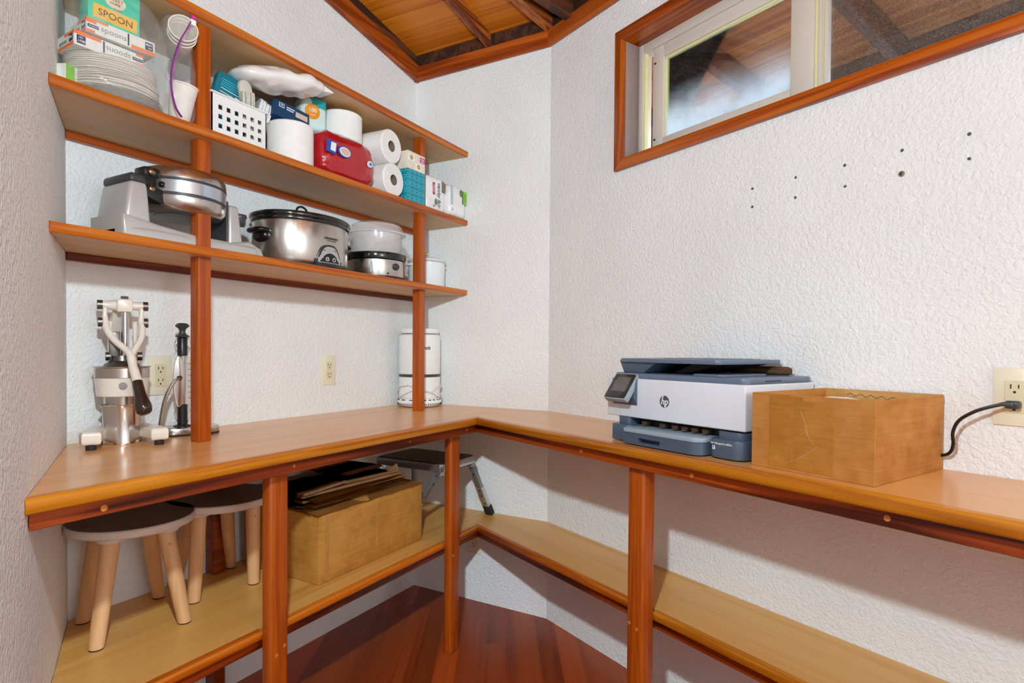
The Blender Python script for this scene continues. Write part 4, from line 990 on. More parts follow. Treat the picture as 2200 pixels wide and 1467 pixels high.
# flattened bags and cartons stacked on the large carton
FL = [  # centre x, y, w, d, thickness, rot, material, name, label
    (1.515, 1.575, .46, .28, .007, -4, 'kraft', 'flattened_carton', 'flattened carton lying lowest of the pile on the large carton'),
    (1.500, 1.570, .44, .30, .006, 3, 'card', 'flattened_carton', 'rounded flat carton, second lowest of the pile on the large carton'),
    (1.530, 1.585, .48, .27, .009, -2, 'kraft', 'paper_bag', 'folded brown paper bag with rolled edge in the middle of the pile'),
    (1.490, 1.570, .42, .30, .006, 5, 'card2', 'flattened_carton', 'orange-tan flat carton under the grey folded bags'),
    (1.505, 1.580, .44, .28, .012, -3, 'kraft', 'paper_bag', 'long grey-brown folded bag above the orange-tan flat carton'),
    (1.350, 1.550, .20, .22, .012, 8, 'kraft', 'paper_bag', 'short folded bag on top of the pile, toward the stools'),
    (1.600, 1.570, .26, .22, .016, -6, 'kraft', 'paper_bag', 'folded bag with handle flap standing up, on top of the pile'),
    (1.590, 1.575, .20, .18, .010, 2, 'card_in', 'flattened_carton', 'small flat brown carton topmost of the pile')]
z = ZL + .2275
for i, (x, y, w, d, t, ro, mt, nm, lb) in enumerate(FL):
    zz = z if i not in (6,) else z - .012
    st = thing(nm, lb, 'paper bag' if 'bag' in nm else 'flat carton', (x, y, zz), ro, 'flattened bags and cartons on the large carton')
    rnd2 = random.Random(i)
    for k in range(2):
        g = G(); bm = g.bm; n, m = 10, 6; h = t * .42
        gr = [[bm.verts.new((-w / 2 + w * a / n + rnd2.uniform(-1, 1) * .002, -d / 2 + d * b / m + rnd2.uniform(-1, 1) * .002, t * .5 * k + .0014 * math.sin(a * 1.3 + i * 2 + k) * (b == 0 or b == m))) for b in range(m + 1)] for a in range(n + 1)]
        for a in range(n):
            for b in range(m): bm.faces.new((gr[a][b], gr[a + 1][b], gr[a + 1][b + 1], gr[a][b + 1]))
        bmesh.ops.solidify(bm, geom=list(bm.faces), thickness=-h); obj('sheet', g, M[mt], st)
    if nm == 'paper_bag':
        g = G(); g.tube([(-w / 2, -d / 2 + .004, t * .5), (w / 2, -d / 2 + .004, t * .5)], t * .42, 8); obj('folded_edge', g, M[mt], st)
    if i == 6:
        g = G(); g.prism([(.09, t), (.14, t + .020), (.150, t - .004), (.142, -.006)], -.10, -.094, 'Y'); obj('flap', g, M['kraft'], st)
    if i != 5: z += t + .0012

# folding step table
sp_ = thing('folding_step', 'black-topped aluminium folding step in the corner on the lower shelf', 'step stool', (1.974, 1.505, ZL), 0)
zt = .70 - ZL
rim = [(.113, -.172), (.125, -.160), (.125, .160), (.113, .172), (-.113, .172), (-.125, .160), (-.125, -.160), (-.113, -.172)]
g = G(); g.prism(rim, zt - .030, zt, 'Z', .003, 2); obj('frame_rim', g, M['alum'], sp_)
g = G(); g.prism([(x * .94 - .001, y * .95) for x, y in rim], zt - .004, zt + .003, 'Z', .001, 1); obj('tread', g, M['blackgloss'] if False else M['black'], sp_)
def fleg(p1, p0, foot=True):
    p0 = Vector(p0); p1 = Vector(p1); d = (p1 - p0)
    q = d.to_track_quat('Z', 'Y').to_matrix().to_4x4(); L = d.length
    m = Matrix.Translation(p0) @ q
    g = G(m); g.box(-.013, .013, -.009, .009, 0, L, .002); lg = obj('leg', g, M['greym'], sp_)
    g = G(m); g.box(-.0145, .0145, -.0105, .0105, .045, L * .55, .001); obj('sleeve', g, M['alum'], lg)
    g = G(m); g.box(-.017, .017, -.013, .013, -.004, .045, .003); obj('foot', g, M['rubber'], lg)
    for zz in (L * .50, L * .38, .062, L * .82): g = G(m); g.cyl((0, -.0115, zz), (0, -.0090, zz), .0042, n=12); g.cyl((.0, .0090, zz), (0, .0115, zz), .0042, n=12); obj('rivet', g, M['slot'], lg)
    return lg
fleg((.116, -.150, zt - .036), (.248, -.166, .006)); fleg((.112, .150, zt - .036), (.118, .155, .006))
fleg((-.108, -.140, zt - .036), (-.112, .02, .006)); fleg((-.112, .150, zt - .036), (-.118, .155, .006))
for x, y in ((.113, -.152), (.110, .150), (-.108, -.150), (-.110, .150)):
    g = G(T(x, y, 0)); g.prism([(-.022, zt - .046), (.020, zt - .046), (.008, zt - .022), (-.004, zt - .022)], -.012, .012, 'Y', .001, 1); obj('hinge_bracket', g, M['alum'], sp_)

# ================================================================== SHELF 1 (appliances)
Z1, Z2 = ZS[0], ZS[1]
# ---- waffle maker
wf = thing('waffle_maker', 'silver rotating waffle maker at the left end of the lower wall shelf', 'waffle maker', (1.0, 1.62, Z1))
g = G()
bp = [(-.205, .075), (-.205, -.05), (-.188, -.088), (-.12, -.098), (.0, -.085), (.10, -.098), (.165, -.094), (.198, -.062), (.205, .0), (.19, .09)]
g.prism(bp[::-1], 0, .030, 'Z', .007, 3)
g.prism([(-.205, .0), (-.205, .060), (-.120, .046), (-.02, .036), (.09, .034), (.15, .046), (.19, .028), (.203, .0)], -.088, .07, 'Y', .008, 3)
obj('base', g, M['silverp'], wf)
g = G(); bm = g.bm                                     # left tower, tapered
def taper(g, x0, x1, y0, y1, z0, z1, dx0, dx1, dy0, bev):
    r = bmesh.ops.create_cube(g.bm, size=1); vs = r['verts']
    for v in vs:
        top = v.co.z > 0
        v.co = Vector(((x0 + (dx0 if top else 0)) if v.co.x < 0 else (x1 + (dx1 if top else 0)), (y0 + (dy0 if top else 0)) if v.co.y < 0 else y1, z1 if top else z0))
    bmesh.ops.bevel(g.bm, geom=list({e for v in vs for e in v.link_edges}), offset=bev, segments=3, profile=.5, affect='EDGES')
taper(g, -.200, -.128, -.078, .065, .02, .150, .022, -.008, .008, .010); obj('tower', g, M['silverp'], wf)
g = G(); taper(g, -.1795, -.1355, -.0705, .062, .146, .170, .002, -.006, .003, .008); obj('tower_cap', g, M['char'], wf)
g = G(); taper(g, .092, .140, -.072, .055, .02, .146, .006, -.012, .006, .008); obj('tower', g, M['silverp'], wf)
g = G(); taper(g, .088, .096, -.066, .055, .02, .150, .004, .004, .006, .003); obj('tower_side', g, M['char'], wf)
cy = -.005
DM = T(-.004, cy, .152) @ Ry(1.5)
g = G(DM); g.lathe([(.0, -.062), (.088, -.062), (.1, -.056), (.108, -.042), (.1095, -.026), (.1095, -.022)], 56); obj('plate_housing', g, M['steel'], wf)
g = G(DM); g.lathe([(.107, -.0225), (.1105, -.0215), (.1105, -.0145), (.107, -.0135)], 56, cap=False); obj('seal_ring', g, M['char'], wf)
g = G(DM); g.lathe([(.106, -.014), (.1095, -.0135), (.1095, .0185), (.106, .019)], 56); obj('plate_band', g, M['alum'], wf)
g = G(DM); g.lathe([(.107, .0185), (.1105, .0195), (.1105, .0255), (.107, .0265)], 56, cap=False); obj('seal_ring', g, M['char'], wf)
g = G(DM); g.lathe([(.1095, .026), (.1095, .032), (.107, .046), (.1, .056), (.086, .061), (0, .062)], 56); obj('plate_housing', g, M['steel'], wf)
g = G(DM); g.lathe([(.0, -.064), (.07, -.0635), (.072, -.061), (0, -.060)], 40); obj('underside_plate', g, M['dark_steel'], wf)
g = G(); g.box(-.138, -.098, -.058, -.008, .172, .197, .006, 2); g.box(-.140, -.108, -.060, -.012, .118, .175, .005, 2); g.prism([(-.135, .148), (-.095, .142), (-.085, .110), (-.098, .104), (-.138, .118)], -.066, -.02, 'Y', .004, 2); obj('hinge_block', g, M['black'], wf)
for z_ in (.183, .139):
    g = G(); g.blob((-.122, -.062, z_), (.0095, .006, .0095), (1, 1), (16, 10)); obj('hinge_bolt', g, M['brass'], wf)
g = G(); g.blob((-.098, -.066, .156), (.008, .008, .008), (1, 1), (16, 10)); obj('hinge_bolt', g, M['blackgloss'], wf)
g = G(); g.box(.094, .108, -.048, -.004, .105, .160, .004, 2); obj('hinge_block', g, M['char'], wf)
g = G(); g.cyl((.126, -.02, .118), (.150, -.025, .118), .010, n=16); obj('handle_stem', g, M['char'], wf)
g = G(); g.lathe([(0, -.021), (.015, -.020), (.018, -.014), (.0185, .006), (.020, .007), (.020, .012), (.017, .018), (0, .019)], 28, m=T(.163, -.02, .119) @ Rx(10)); obj('handle', g, M['char'], wf)

# ---- slow cooker
cp_ = thing('slow_cooker', 'oval stainless slow cooker with black lid and digital panel on the shelf', 'slow cooker', (1.431, 1.634, Z1))
A_, B_ = .172, .138; ry = B_ / A_
g = G(); g.lathe([(.155, .0), (.166, .003), (.168, .013), (.164, .014)], 72, 1, ry); obj('foot_ring', g, M['black'], cp_)
g = G(); g.lathe([(.166, .013), (.1695, .02), (.1705, .14), (.169, .146), (.160, .146)], 72, 1, ry); obj('steel_body', g, M['steel'], cp_)
g = G(); g.lathe([(.168, .144), (.176, .147), (.1775, .152), (.1765, .158), (.170, .160)], 72, 1, ry); obj('crock_rim', g, M['blackgloss'], cp_)
g = G(); g.lathe([(.179, .158), (.181, .162), (.180, .169), (.172, .174), (.13, .181), (.06, .186), (0, .187)], 72, 1, ry); lidg = obj('lid', g, M['blackgloss'], cp_)
g = G(); g.tube(curve([(-.020, 0, .183), (-.024, 0, .197), (-.018, 0, .213), (0, 0, .220), (.018, 0, .213), (.024, 0, .197), (.020, 0, .183)], 6), .0038, 10); obj('lid_handle', g, M['black'], lidg)
for sx in (-1, 1):
    g = G(); g.blob((sx * .178, -.006, .106), (.030, .040, .011), (.8, .8), (28, 14)); g.blob((sx * .170, -.006, .092), (.018, .034, .022), (.9, .9), (24, 14)); obj('handle', g, M['blackgloss'], cp_)
def arcbox(g, ang0, ang1, z0, z1, a, b, th, n=14, top=None):
    """curved plate lying on an oval wall between two angles (degrees from the front, + to the right)"""
    bm = g.bm; cols = []
    for i in range(n + 1):
        u = i / n; t = R(-90 + ang0 + (ang1 - ang0) * u); zt_ = z1 if top is None else z0 + (z1 - z0) * top(u)
        row = []
        for k in (0.0, th):
            for z in (z0, zt_): row.append(bm.verts.new(((a + k) * math.cos(t), (b + k) * math.sin(t), z)))
        cols.append(row)
    for p, q in zip(cols, cols[1:]):
        for i, j in ((2, 3), (3, 1), (1, 0), (0, 2)): bm.faces.new((p[i], q[i], q[j], p[j]))
    bm.faces.new([cols[0][i] for i in (0, 1, 3, 2)]); bm.faces.new([cols[-1][i] for i in (0, 2, 3, 1)]); bmesh.ops.recalc_face_normals(bm, faces=bm.faces)
hump = lambda u: max(.30, min(1.0, (1 - abs(2 * u - 1) ** 3.2)))
a0c, b0c = .1700, .1366
g = G(); arcbox(g, -20, 17, .003, .075, a0c, b0c, .006, 26, hump); pn = obj('control_panel', g, M['blackgloss'], cp_)
g = G(); arcbox(g, -17, 14, .014, .069, a0c, b0c, .0068, 26, hump); obj('panel_face', g, M['alum'], pn)
g = G(); arcbox(g, -15, 12, .016, .047, a0c, b0c, .0075, 26, lambda u: max(.1, 1 - abs(2 * u - 1) ** 2.2)); obj('panel_dark', g, M['black'], pn)
def on_oval(deg, z, d=0.0, a=a0c, b=b0c):
    t = R(-90 + deg); n_ = Vector((math.cos(t) / a, math.sin(t) / b, 0)).normalized(); p = Vector((a * math.cos(t), b * math.sin(t), z)) + n_ * d
    return Matrix.Translation(p) @ Matrix.Rotation(math.atan2(n_.y, n_.x) + PI / 2, 4, 'Z') @ Rx(90)
for dg in (-6, 3.5):
    g = G(on_oval(dg, .027, .0076)); g.lathe([(.0052, 0), (.0068, 0), (.0068, .0008), (.0052, .0008)], 24, cap=False); obj('button_ring', g, M['inkw'], pn)
    text(pn, 'ON' if dg < 0 else '^', .0045, M['inkw'], on_oval(dg, .027, .0078))
for dg, s_ in ((-12, 'OFF'), (9, 'TIME')): text(pn, s_, .0042, M['inkw'], on_oval(dg, .030, .0078))
for dg, z_, s_ in ((-10, .055, 'WARM'), (-14, .045, 'LO'), (6, .058, 'HIGH'), (10.5, .051, 'HRS')): text(pn, s_, .0036, M['ink'], on_oval(dg, z_, .0071))
for dg, z_ in ((-4, .058), (2.5, .0585), (-13.5, .040), (11.5, .041)): g = G(on_oval(dg, z_, .007)); g.cyl((0, 0, 0), (0, 0, .0005), .0009, n=8); obj('indicator', g, M['slot'], pn)
text(cp_, 'CROCK-POT', .0105, M['ink'], on_oval(2, .098, .0008, .1705, .137), bold=.0002)
text(cp_, 'THE ORIGINAL SLOW COOKER', .003, M['ink'], on_oval(2, .0905, .0008, .1705, .137))

# ---- food steamer
stm = thing('food_steamer', 'electric food steamer with clear basket on black and steel base', 'food steamer', (1.805, 1.632, Z1), -48)
g = G(); g.lathe([(.108, 0), (.115, .003), (.116, .012), (.112, .013)], 56); obj('foot_ring', g, M['black'], stm)
g = G(); g.lathe([(.113, .012), (.1145, .016), (.113, .076), (.108, .078)], 64); obj('steel_body', g, M['steel'], stm)
g = G(); g.lathe([(.110, .077), (.117, .080), (.1195, .092), (.118, .104), (.108, .107), (0, .104)], 64); g.blob((-.112, -.03, .088), (.026, .028, .010), (.8, .8), (24, 12)); obj('base_rim', g, M['blackgloss'], stm)
g = G(); g.lathe([(.096, .105), (.100, .112), (.105, .188), (.102, .188), (.097, .113), (.094, .106)], 64, cap=False); obj('steam_basket', g, M['clearp'], stm)
g = G(); g.lathe([(.117, .184), (.119, .188), (.1165, .192), (.108, .200), (.100, .219), (.080, .229), (.03, .233), (0, .2335)], 64); obj('lid', g, M['clearp'], stm)
def on_cyl(deg, z, r): t = R(-90 + deg); return Matrix.Translation((r * math.cos(t), r * math.sin(t), z)) @ Matrix.Rotation(R(deg), 4, 'Z') @ Rx(90)
g = G(on_cyl(41, .050, .1145)); g.lathe([(.0135, 0), (.0135, .005), (.011, .008), (0, .008)], 28); g.box(-.011, .011, -.002, .002, .006, .0105, .001); kn = obj('dial_knob', g, M['char'], stm)
for k in range(7): g = G(on_cyl(41 + 9.5 * math.cos(R(45 * k - 45)), .050 + .0185 * math.sin(R(45 * k - 45)), .1149)); g.cyl((0, 0, -.0012), (0, 0, .0002), .0008, n=6); obj('dial_mark', g, M['inkw'], stm)
g = G(on_cyl(-9, .044, .1138)); g.prism([(.0055 * math.cos(a), .021 * max(-1, min(1, 1.25 * math.sin(a)))) for a in [2 * PI * i / 20 for i in range(20)]], -.001, .0022, 'Z', .001, 1); obj('water_gauge', g, M['greym'], stm)
g = G(on_cyl(23, .022, .1142)); g.cyl((0, 0, -.001), (0, 0, .002), .0042, n=14); obj('indicator_lamp', g, M['amber'], stm)

# ---- small white crock
sc_ = thing('small_crock', 'small white glazed crock with cream knob lid right of the shelf post', 'crock', (2.146, 1.640, Z1))
g = G(); g.lathe([(.070, 0), (.080, .002), (.0815, .006), (.083, .010), (.0835, .118), (.0845, .123), (.080, .124), (.076, .02), (0, .018)], 56); obj('crock_body', g, M['whitegloss'], sc_)
g = G(); g.lathe([(.0835, .009), (.0842, .0105), (.0835, .012)], 56, cap=False); g.lathe([(.0838, .117), (.0846, .1185), (.0838, .120)], 56, cap=False); obj('trim_ring', g, M['greym'], sc_)
g = G(); g.lathe([(.084, .124), (.087, .126), (.086, .130), (.070, .138), (.030, .143), (0, .144)], 56); obj('lid', g, M['whitegloss'], sc_)
g = G(); g.lathe([(.007, .142), (.006, .150), (.013, .156), (.014, .162), (.009, .167), (0, .168)], 24); obj('lid_knob', g, plain('cream knob', 'd8c49a', .4), sc_)
for a in (-20, 160):
    g = G(Rz(a)); g.blob((.091, 0, .104), (.014, .020, .006), (.9, .9), (18, 10)); obj('ear_handle', g, M['whitegloss'], sc_)

# ================================================================== SHELF 2
# ---- stacked plates inside the left bag
PX, PY = .812, 1.612
def plate_mesh(r, h, mat):
    g = G(); g.lathe([(0, 0), (r * .66, 0), (r * .74, h * .35), (r * .97, h), (r, h), (r, h + .0012), (r * .96, h + .0014), (r * .72, h * .35 + .0014), (r * .65, .0014), (0, .0014)], 44)
    me = bpy.data.meshes.new('plate'); g.bm.to_mesh(me); g.bm.free(); me.materials.append(mat); me.polygons.foreach_set('use_smooth', [True] * len(me.polygons)); me.set_sharp_from_angle(angle=R(40)); return me
pm = plate_mesh(.097, .012, M['plate']); cm = plate_mesh(.099, .014, M['clearpl'])
z = Z2 + .0015
for i in range(8):
    o = link('plastic_plate', cm); o.location = (PX + .012 + random.uniform(-.003, .003), PY + random.uniform(-.003, .003), z); z += .0030
    tag(o, 'clear plastic plate in the bottom stack of the left zip bag', 'plate', 'clear plastic plates in the left bag')
for i in range(15):
    o = link('paper_plate', pm); o.location = (PX + .004 + random.uniform(-.002, .002), PY + random.uniform(-.002, .002), z + .001); o.rotation_euler = (R(1.0), R(-1.2), random.uniform(0, 6)); z += .0022
    tag(o, 'white paper plate in the middle stack of the left zip bag', 'plate', 'middle stack of paper plates in the left bag')
z += .004
for i in range(16):
    o = link('paper_plate', pm); o.location = (PX - .002 + random.uniform(-.0015, .0015), PY + random.uniform(-.002, .002), z); o.rotation_euler = (0, 0, random.uniform(0, 6)); z += .0023
    tag(o, 'white paper plate in the upper stack, right under the cutlery boxes', 'plate', 'upper stack of paper plates in the left bag')
ztop = z + .012
def cutlery_box(label, loc, rz, flip=False, tilt=0.0):
    b = thing('cutlery_box', label, 'box', loc, 0); b.rotation_euler = (R(tilt), 0, R(rz)); w, d, h = .150, .088, .034
    g = G(); g.box(-w / 2, w / 2, 0, d, 0, h, .0008, 1); obj('carton', g, M['boxwhite'], b)
    fm = (lambda m: m) if not flip else (lambda m: T(0, 0, h) @ Ry(180) @ m)
    def P(nm, mt, x0, x1, z0, z1, y=0, th=.0005):
        g = G(fm(Matrix())); g.box(x0, x1, y - th, y + .0002, z0, z1); return obj(nm, g, M[mt], b)
    P('orange_print', 'orange', -.0745, -.055, .022, .0335); P('orange_print', 'orange', -.055, -.03, .028, .0335); P('orange_print', 'orange', .020, .0745, .0005, .009)
    P('orange_print', 'orange', -.0745, -.058, .0005, .006)
    P('navy_stripe', 'inkblue', .012, .0155, .003, .031); P('navy_tag', 'inkblue', -.073, -.050, .011, .0185); P('navy_logo', 'inkblue', .052, .070, .010, .029)
    text(b, '24 spoons', .0046, M['inkw'], fm(face(-.0615, -.0007, .0147)))
    text(b, 'spoons', .0195, M['inkgrey'], fm(face(-.018, -.0006, .0165)), bold=-.0002)
    text(b, 'BEST', .0075, M['inkw'], fm(face(.061, -.0007, .0225))); text(b, 'YET', .0060, M['inkw'], fm(face(.0625, -.0007, .0145)))
    # left end
    g = G(); g.box(-w / 2 - .0005, -w / 2, .004, .084, .0005, .008); g.box(-w / 2 - .0005, -w / 2, .0, .05, .026, .0335); obj('orange_print', g, M['orange'], b)
    g = G(); g.box(-w / 2 - .0006, -w / 2, .008, .026, .010, .028); obj('navy_logo', g, M['inkblue'], b)
    text(b, 'BEST', .006, M['inkw'], T(-w / 2 - .0008, .017, .019) @ Rz(-90) @ Rx(90))
    text(b, 'spoons', .014, M['inkgrey'], T(-w / 2 - .0006, .058, .016) @ Rz(-90) @ Rx(90))
    return b
cutlery_box('upside-down white and orange cutlery box directly on the paper plates', (.775, 1.548, ztop + .001), -3, True)
cutlery_box('upright white and orange spoons box between the teal box and the upside-down box', (.796, 1.536, ztop + .0385), -5, False)
tb = thing('teal_spoon_box', 'teal box with yellow SPOON panel on top of the cutlery boxes', 'box', (.789, 1.556, ztop + .0745), -7)
tb.rotation_euler = (R(-3), R(2), R(-7))
g = G(); g.box(-.056, .056, 0, .060, 0, .105, .0025, 2); obj('carton', g, M['green'], tb)
panel(tb, 'yellow_panel', M['yellow'], -.046, .049, .013, .047, 0); text(tb, 'SPOON', .0235, M['inkbrown'], face(.002, -.0008, .029), sx=.95)
g = G(T(0, -.0004, .070) @ Rx(90)); g.lathe([(.0, 0), (.023, 0), (.023, .0004), (0, .0004)], 28, 1, .8); ov_ = obj('oval_picture', g, plain('oval print', 'e6d6bd', .5, var=.15), tb)
text(ov_, 'SWEET', .012, M['inkred'], face(0, -.0010, .074)); text(ov_, 'HOME', .008, M['inkbrown'], face(0, -.0010, .064)); text(tb, 'dozen', .007, M['inkred'], face(.006, -.0008, .0525))
nb = thing('ruled_pad', 'upright lime-edged pad behind the plates at the left wall', 'pad', (.700, 1.628, Z2), -61)
g = G(); g.box(-.045, .045, 0, .012, 0, .085, .001, 1); obj('pad', g, M['boxwhite'], nb); panel(nb, 'lime_edge', M['lime'], .020, .040, .0, .085, 0)

# ---- clear bags
def bag(name, label, c, h, e, amp, seed, mat='film', taper_=.0, rz=0):
    b = thing(name, label, 'bag', (c[0], c[1], c[2]), rz)
    g = G(); g.blob((0, 0, h[2]), h, e, (56, 36), amp, 16, seed)
    for v in g.bm.verts:
        u = max(0, min(1, v.co.z / (2 * h[2]))); k = 1 - taper_ * max(0, u - .45) / .55
        v.co.x *= k; v.co.y *= k
        v.co.z = max(v.co.z, .0006)
    obj('film', g, M[mat], b); return b
b1 = bag('zip_bag', 'large clear zip bag holding paper plates and cutlery boxes by the left wall', (.816, 1.613, Z2), (.112, .110, .140), (.75, .32), .006, 3, 'film', .16, -6)
text(b1, 'CLOSED', .0085, M['inkw'], face(-.078, -.092, .255, -20)); g = G(face(-.052, -.098, .2545, -20)); g.prism([(0, -.003), (.009, 0), (0, .003)], -.0002, .0002); obj('arrow_mark', g, M['inkw'], b1)
b2 = thing('cup_bag', 'clear zip bag of foam cups with purple zipper, leaning on left post', 'bag', (.944, 1.580, Z2))
g = G(); g.blob((-.012, 0, .140), (.046, .082, .140), (.6, .45), (48, 36), .009, 17, 9)
for v in g.bm.verts:
    u = max(0, min(1, v.co.z / .28)); v.co.y = v.co.y * (1 - .35 * u) + (-.015 * u); v.co.z = max(v.co.z, .0006); v.co.x = min(v.co.x * (1 - .12 * u) + .002 * u, .034)
obj('film', g, M['film'], b2)
zk = curve([(.010, -.078, .286), (.004, -.081, .272), (-.014, -.085, .235), (-.032, -.089, .200), (-.048, -.091, .150), (-.056, -.091, .105), (-.054, -.091, .062), (-.044, -.091, .025), (-.028, -.090, .006)], 7)
g = G(); g.tube(zk, .0042, 8, .45); zz = obj('zipper', g, M['purple'], b2)
g = G()
for p, q in zip(zk[8:38], zk[9:39]):
    d = (q - p).normalized(); g.tube([p + Vector((.0035, -.001, 0)), p + Vector((.0095, .002, .001))], .0006, 5)
o = obj('zipper_ribs', g, plain('pale purple', 'd56fdc', .4), zz); o['kind'] = 'stuff'
g = G(); g.box(.000, .015, -.086, -.076, .260, .275, .002); obj('slider', g, M['inkw'], zz); g = G(); g.box(.003, .016, -.085, -.076, .277, .288, .003); obj('slider_tab', g, M['magenta'], zz)
def cup(label, m, group):
    c_ = thing('foam_cup', label, 'cup', group=group); c_.matrix_world = m
    g = G(); g.lathe([(.024, 0), (.025, .0015), (.0335, .092), (.0355, .094), (.0355, .097), (.0330, .097), (.0318, .092), (.0235, .004), (0, .003)], 36); obj('cup_wall', g, M['cupw'], c_)
CUPR = Vector((-.40, -.90, .12)).normalized().to_track_quat('Z', 'Y').to_matrix().to_4x4()
CUPLB = ('outermost', 'second', 'innermost')
for i in range(3):
    cup(CUPLB[i] + ' foam cup of the nest facing out at the top of the purple-zip bag', T(.943 + .40 * (.085 - .011 * i), 1.535 + .90 * (.085 - .011 * i), Z2 + .245 - .02 + .004 * i) @ CUPR, 'nested foam cups in the purple-zip bag')
cup('foam cup lying tilted at the bottom of the purple-zip bag', T(.944, 1.550, Z2 + .014) @ Rz(20) @ Rx(10), None)
cup('foam cup standing upside down at the back of the purple-zip bag', T(.946, 1.628, Z2 + .1005) @ Rx(180), None)

# ---- white basket with square holes
bk = thing('plastic_basket', 'white plastic basket with square holes right of the left post', 'basket', (1.1075, 1.618, Z2 + .0005))
bw, bd_, bh = .0885, .098, .122
def holed(x0, x1, z0, z1, xs, zs, hs, y0, y1, m=None):
    """plate with rows of square holes, built from its bars"""
    g = G(m); xe = [x0] + [v for x in xs for v in (x - hs, x + hs)] + [x1]; ze = [z0] + [v for z in zs for v in (z - hs, z + hs)] + [z1]
    for j in range(0, len(ze) - 1):
        if j % 2 == 0: g.box(x0, x1, y0, y1, ze[j], ze[j + 1])
        else:
            for i in range(0, len(xe) - 1, 2): g.box(xe[i], xe[i + 1], y0, y1, ze[j], ze[j + 1])
    return g
xs = [-.062 + .0255 * i for i in range(6)]; zs_ = [.032, .058, .084]
obj('front_wall', holed(-bw, bw, .002, bh, xs, zs_, .0064, -bd_, -bd_ + .003), M['white'], bk)
obj('back_wall', holed(-bw, bw, .002, bh, xs, zs_, .0064, bd_ - .003, bd_), M['white'], bk)
ys_ = [-.07 + .028 * i for i in range(6)]
obj('side_wall', holed(-bd_, bd_, .002, bh, ys_, zs_, .0064, -bw, -bw + .003, Rz(-90)), M['white'], bk)
obj('side_wall', holed(-bd_, bd_, .002, bh, ys_, zs_, .0064, -bw, -bw + .003, Rz(90)), M['white'], bk)
g = G(); g.box(-bw, bw, -bd_, bd_, 0, .003); obj('floor_panel', g, M['white'], bk)
g = G(); o_ = .006
for a in ((-bw - o_, bw + o_, -bd_ - o_, -bd_ + .003), (-bw - o_, bw + o_, bd_ - .003, bd_ + o_), (-bw - o_, -bw + .003, -bd_, bd_), (bw - .003, bw + o_, -bd_, bd_)): g.box(a[0], a[1], a[2], a[3], bh - .005, bh, .0015, 1)
obj('rim', g, M['white'], bk)
# things sitting in the basket
Bz = Z2 + .0045
tp = thing('teal_packet', 'teal crinkled packet with barcode standing in basket beside left post', 'packet', (1.076, 1.580, Bz)); tp.rotation_euler = (R(-5), R(15), R(-12))
g = G(); g.blob((0, 0, .108), (.050, .016, .106), (.3, .2), (36, 28), .003, 30, 4); obj('pouch', g, M['teal'], tp)
for k in range(4): panel(tp, 'light_stripe', M['tealL'], -.036, .034, .186 - .0065 * k, .1885 - .0065 * k, -.0170)
for k, (a, b_) in enumerate(((-.034, .020), (-.034, .006), (-.034, .010))): panel(tp, 'text_line', M['inkw'], a, b_, .158 - .012 * k, .160 - .012 * k, -.0182)
panel(tp, 'barcode_label', M['inkw'], .010, .034, .124, .152, -.0186)
g = G()
for k in range(5): g.box(.014, .030, -.0194, -.0190, .129 + .0045 * k, .1308 + .0045 * k)
o = obj('barcode', g, M['tealL'], tp); o['kind'] = 'stuff'
tp2 = thing('teal_pouch', 'folded top of a second teal pouch behind the first teal packet', 'packet', (1.095, 1.668, Bz)); tp2.rotation_euler = (R(4), R(22), R(-10))
g = G(); g.blob((0, 0, .122), (.040, .008, .121), (.3, .2), (28, 24), .003, 30, 8); obj('pouch', g, M['teal'], tp2)
ct = thing('grey_cutlery_bundle', 'bundle of pale grey plastic cutlery in paper sleeve leaning in the basket', 'cutlery', (1.172, 1.550, Bz)); ct.rotation_euler = (R(4), R(-13), 0)
for k in range(7):
    g = G(T(-.018 + .006 * k, .003 * math.sin(k * 2), 0)); g.tube(curve([(0, 0, .002), (0, -.001, .06), (.001, -.004, .115), (.002, -.010, .150), (.004, -.006, .164)], 4), [.0042] * 10 + [.0048] * 4 + [.006, .0052, .003], 8, .6); obj('spoon', g, M['tan'], ct)
g = G(); g.blob((.004, .004, .168), (.022, .013, .030), (.7, .6), (20, 16), .004, 40, 2); obj('sleeve', g, M['tan'], ct)
def carton(name, label, cat, loc, rot, w, d, h, mat, group=None):
    b = thing(name, label, cat, loc, group=group); b.rotation_euler = tuple(R(a) for a in rot); g = G(); g.box(-w / 2, w / 2, 0, d, 0, h, .001, 1); obj('carton', g, M[mat], b); return b
nv = carton('navy_box', 'narrow navy box standing on end in the basket behind cutlery', 'box', (1.166, 1.622, Bz), (0, 8, -6), .036, .06, .212, 'navy')
panel(nv, 'text_line', M['inkw'], .004, .007, .145, .19, 0); panel(nv, 'text_line', M['inkw'], -.008, -.005, .165, .195, 0)
npk = thing('napkin_pouches', 'clear-wrapped white napkins between the two navy boxes', 'napkins', (1.222, 1.655, Z2 + .0015)); npk.rotation_euler = (0, R(15), R(-16))
for k in range(4):
    g = G(); g.blob((-.012 + .012 * k, .004 * k, .105), (.0062, .043, .103), (.35, .25), (20, 24), .003, 35, k); obj('napkin_pack', g, M['wrapw'], npk)
nb2 = carton('navy_box', 'open navy box with white label tipped over the big front paper roll', 'box', (1.335, 1.575, Z2 + .1535), (-14, 10, -14), .125, .085, .060, 'navy')
panel(nb2, 'label', M['pinktan'], .014, .056, .026, .046, 0); panel(nb2, 'text_line', M['inkw'], -.018, .010, .044, .0475, 0); panel(nb2, 'text_line', M['inkw'], -.018, .006, .036, .0395, 0)
panel(nb2, 'text_block', M['inkw'], -.044, -.026, .036, .052, 0); panel(nb2, 'text_block_inner', M['navy'], -.042, -.028, .038, .050, -.0006); text(nb2, '20', .010, M['inkw'], face(-.035, -.0016, .044))
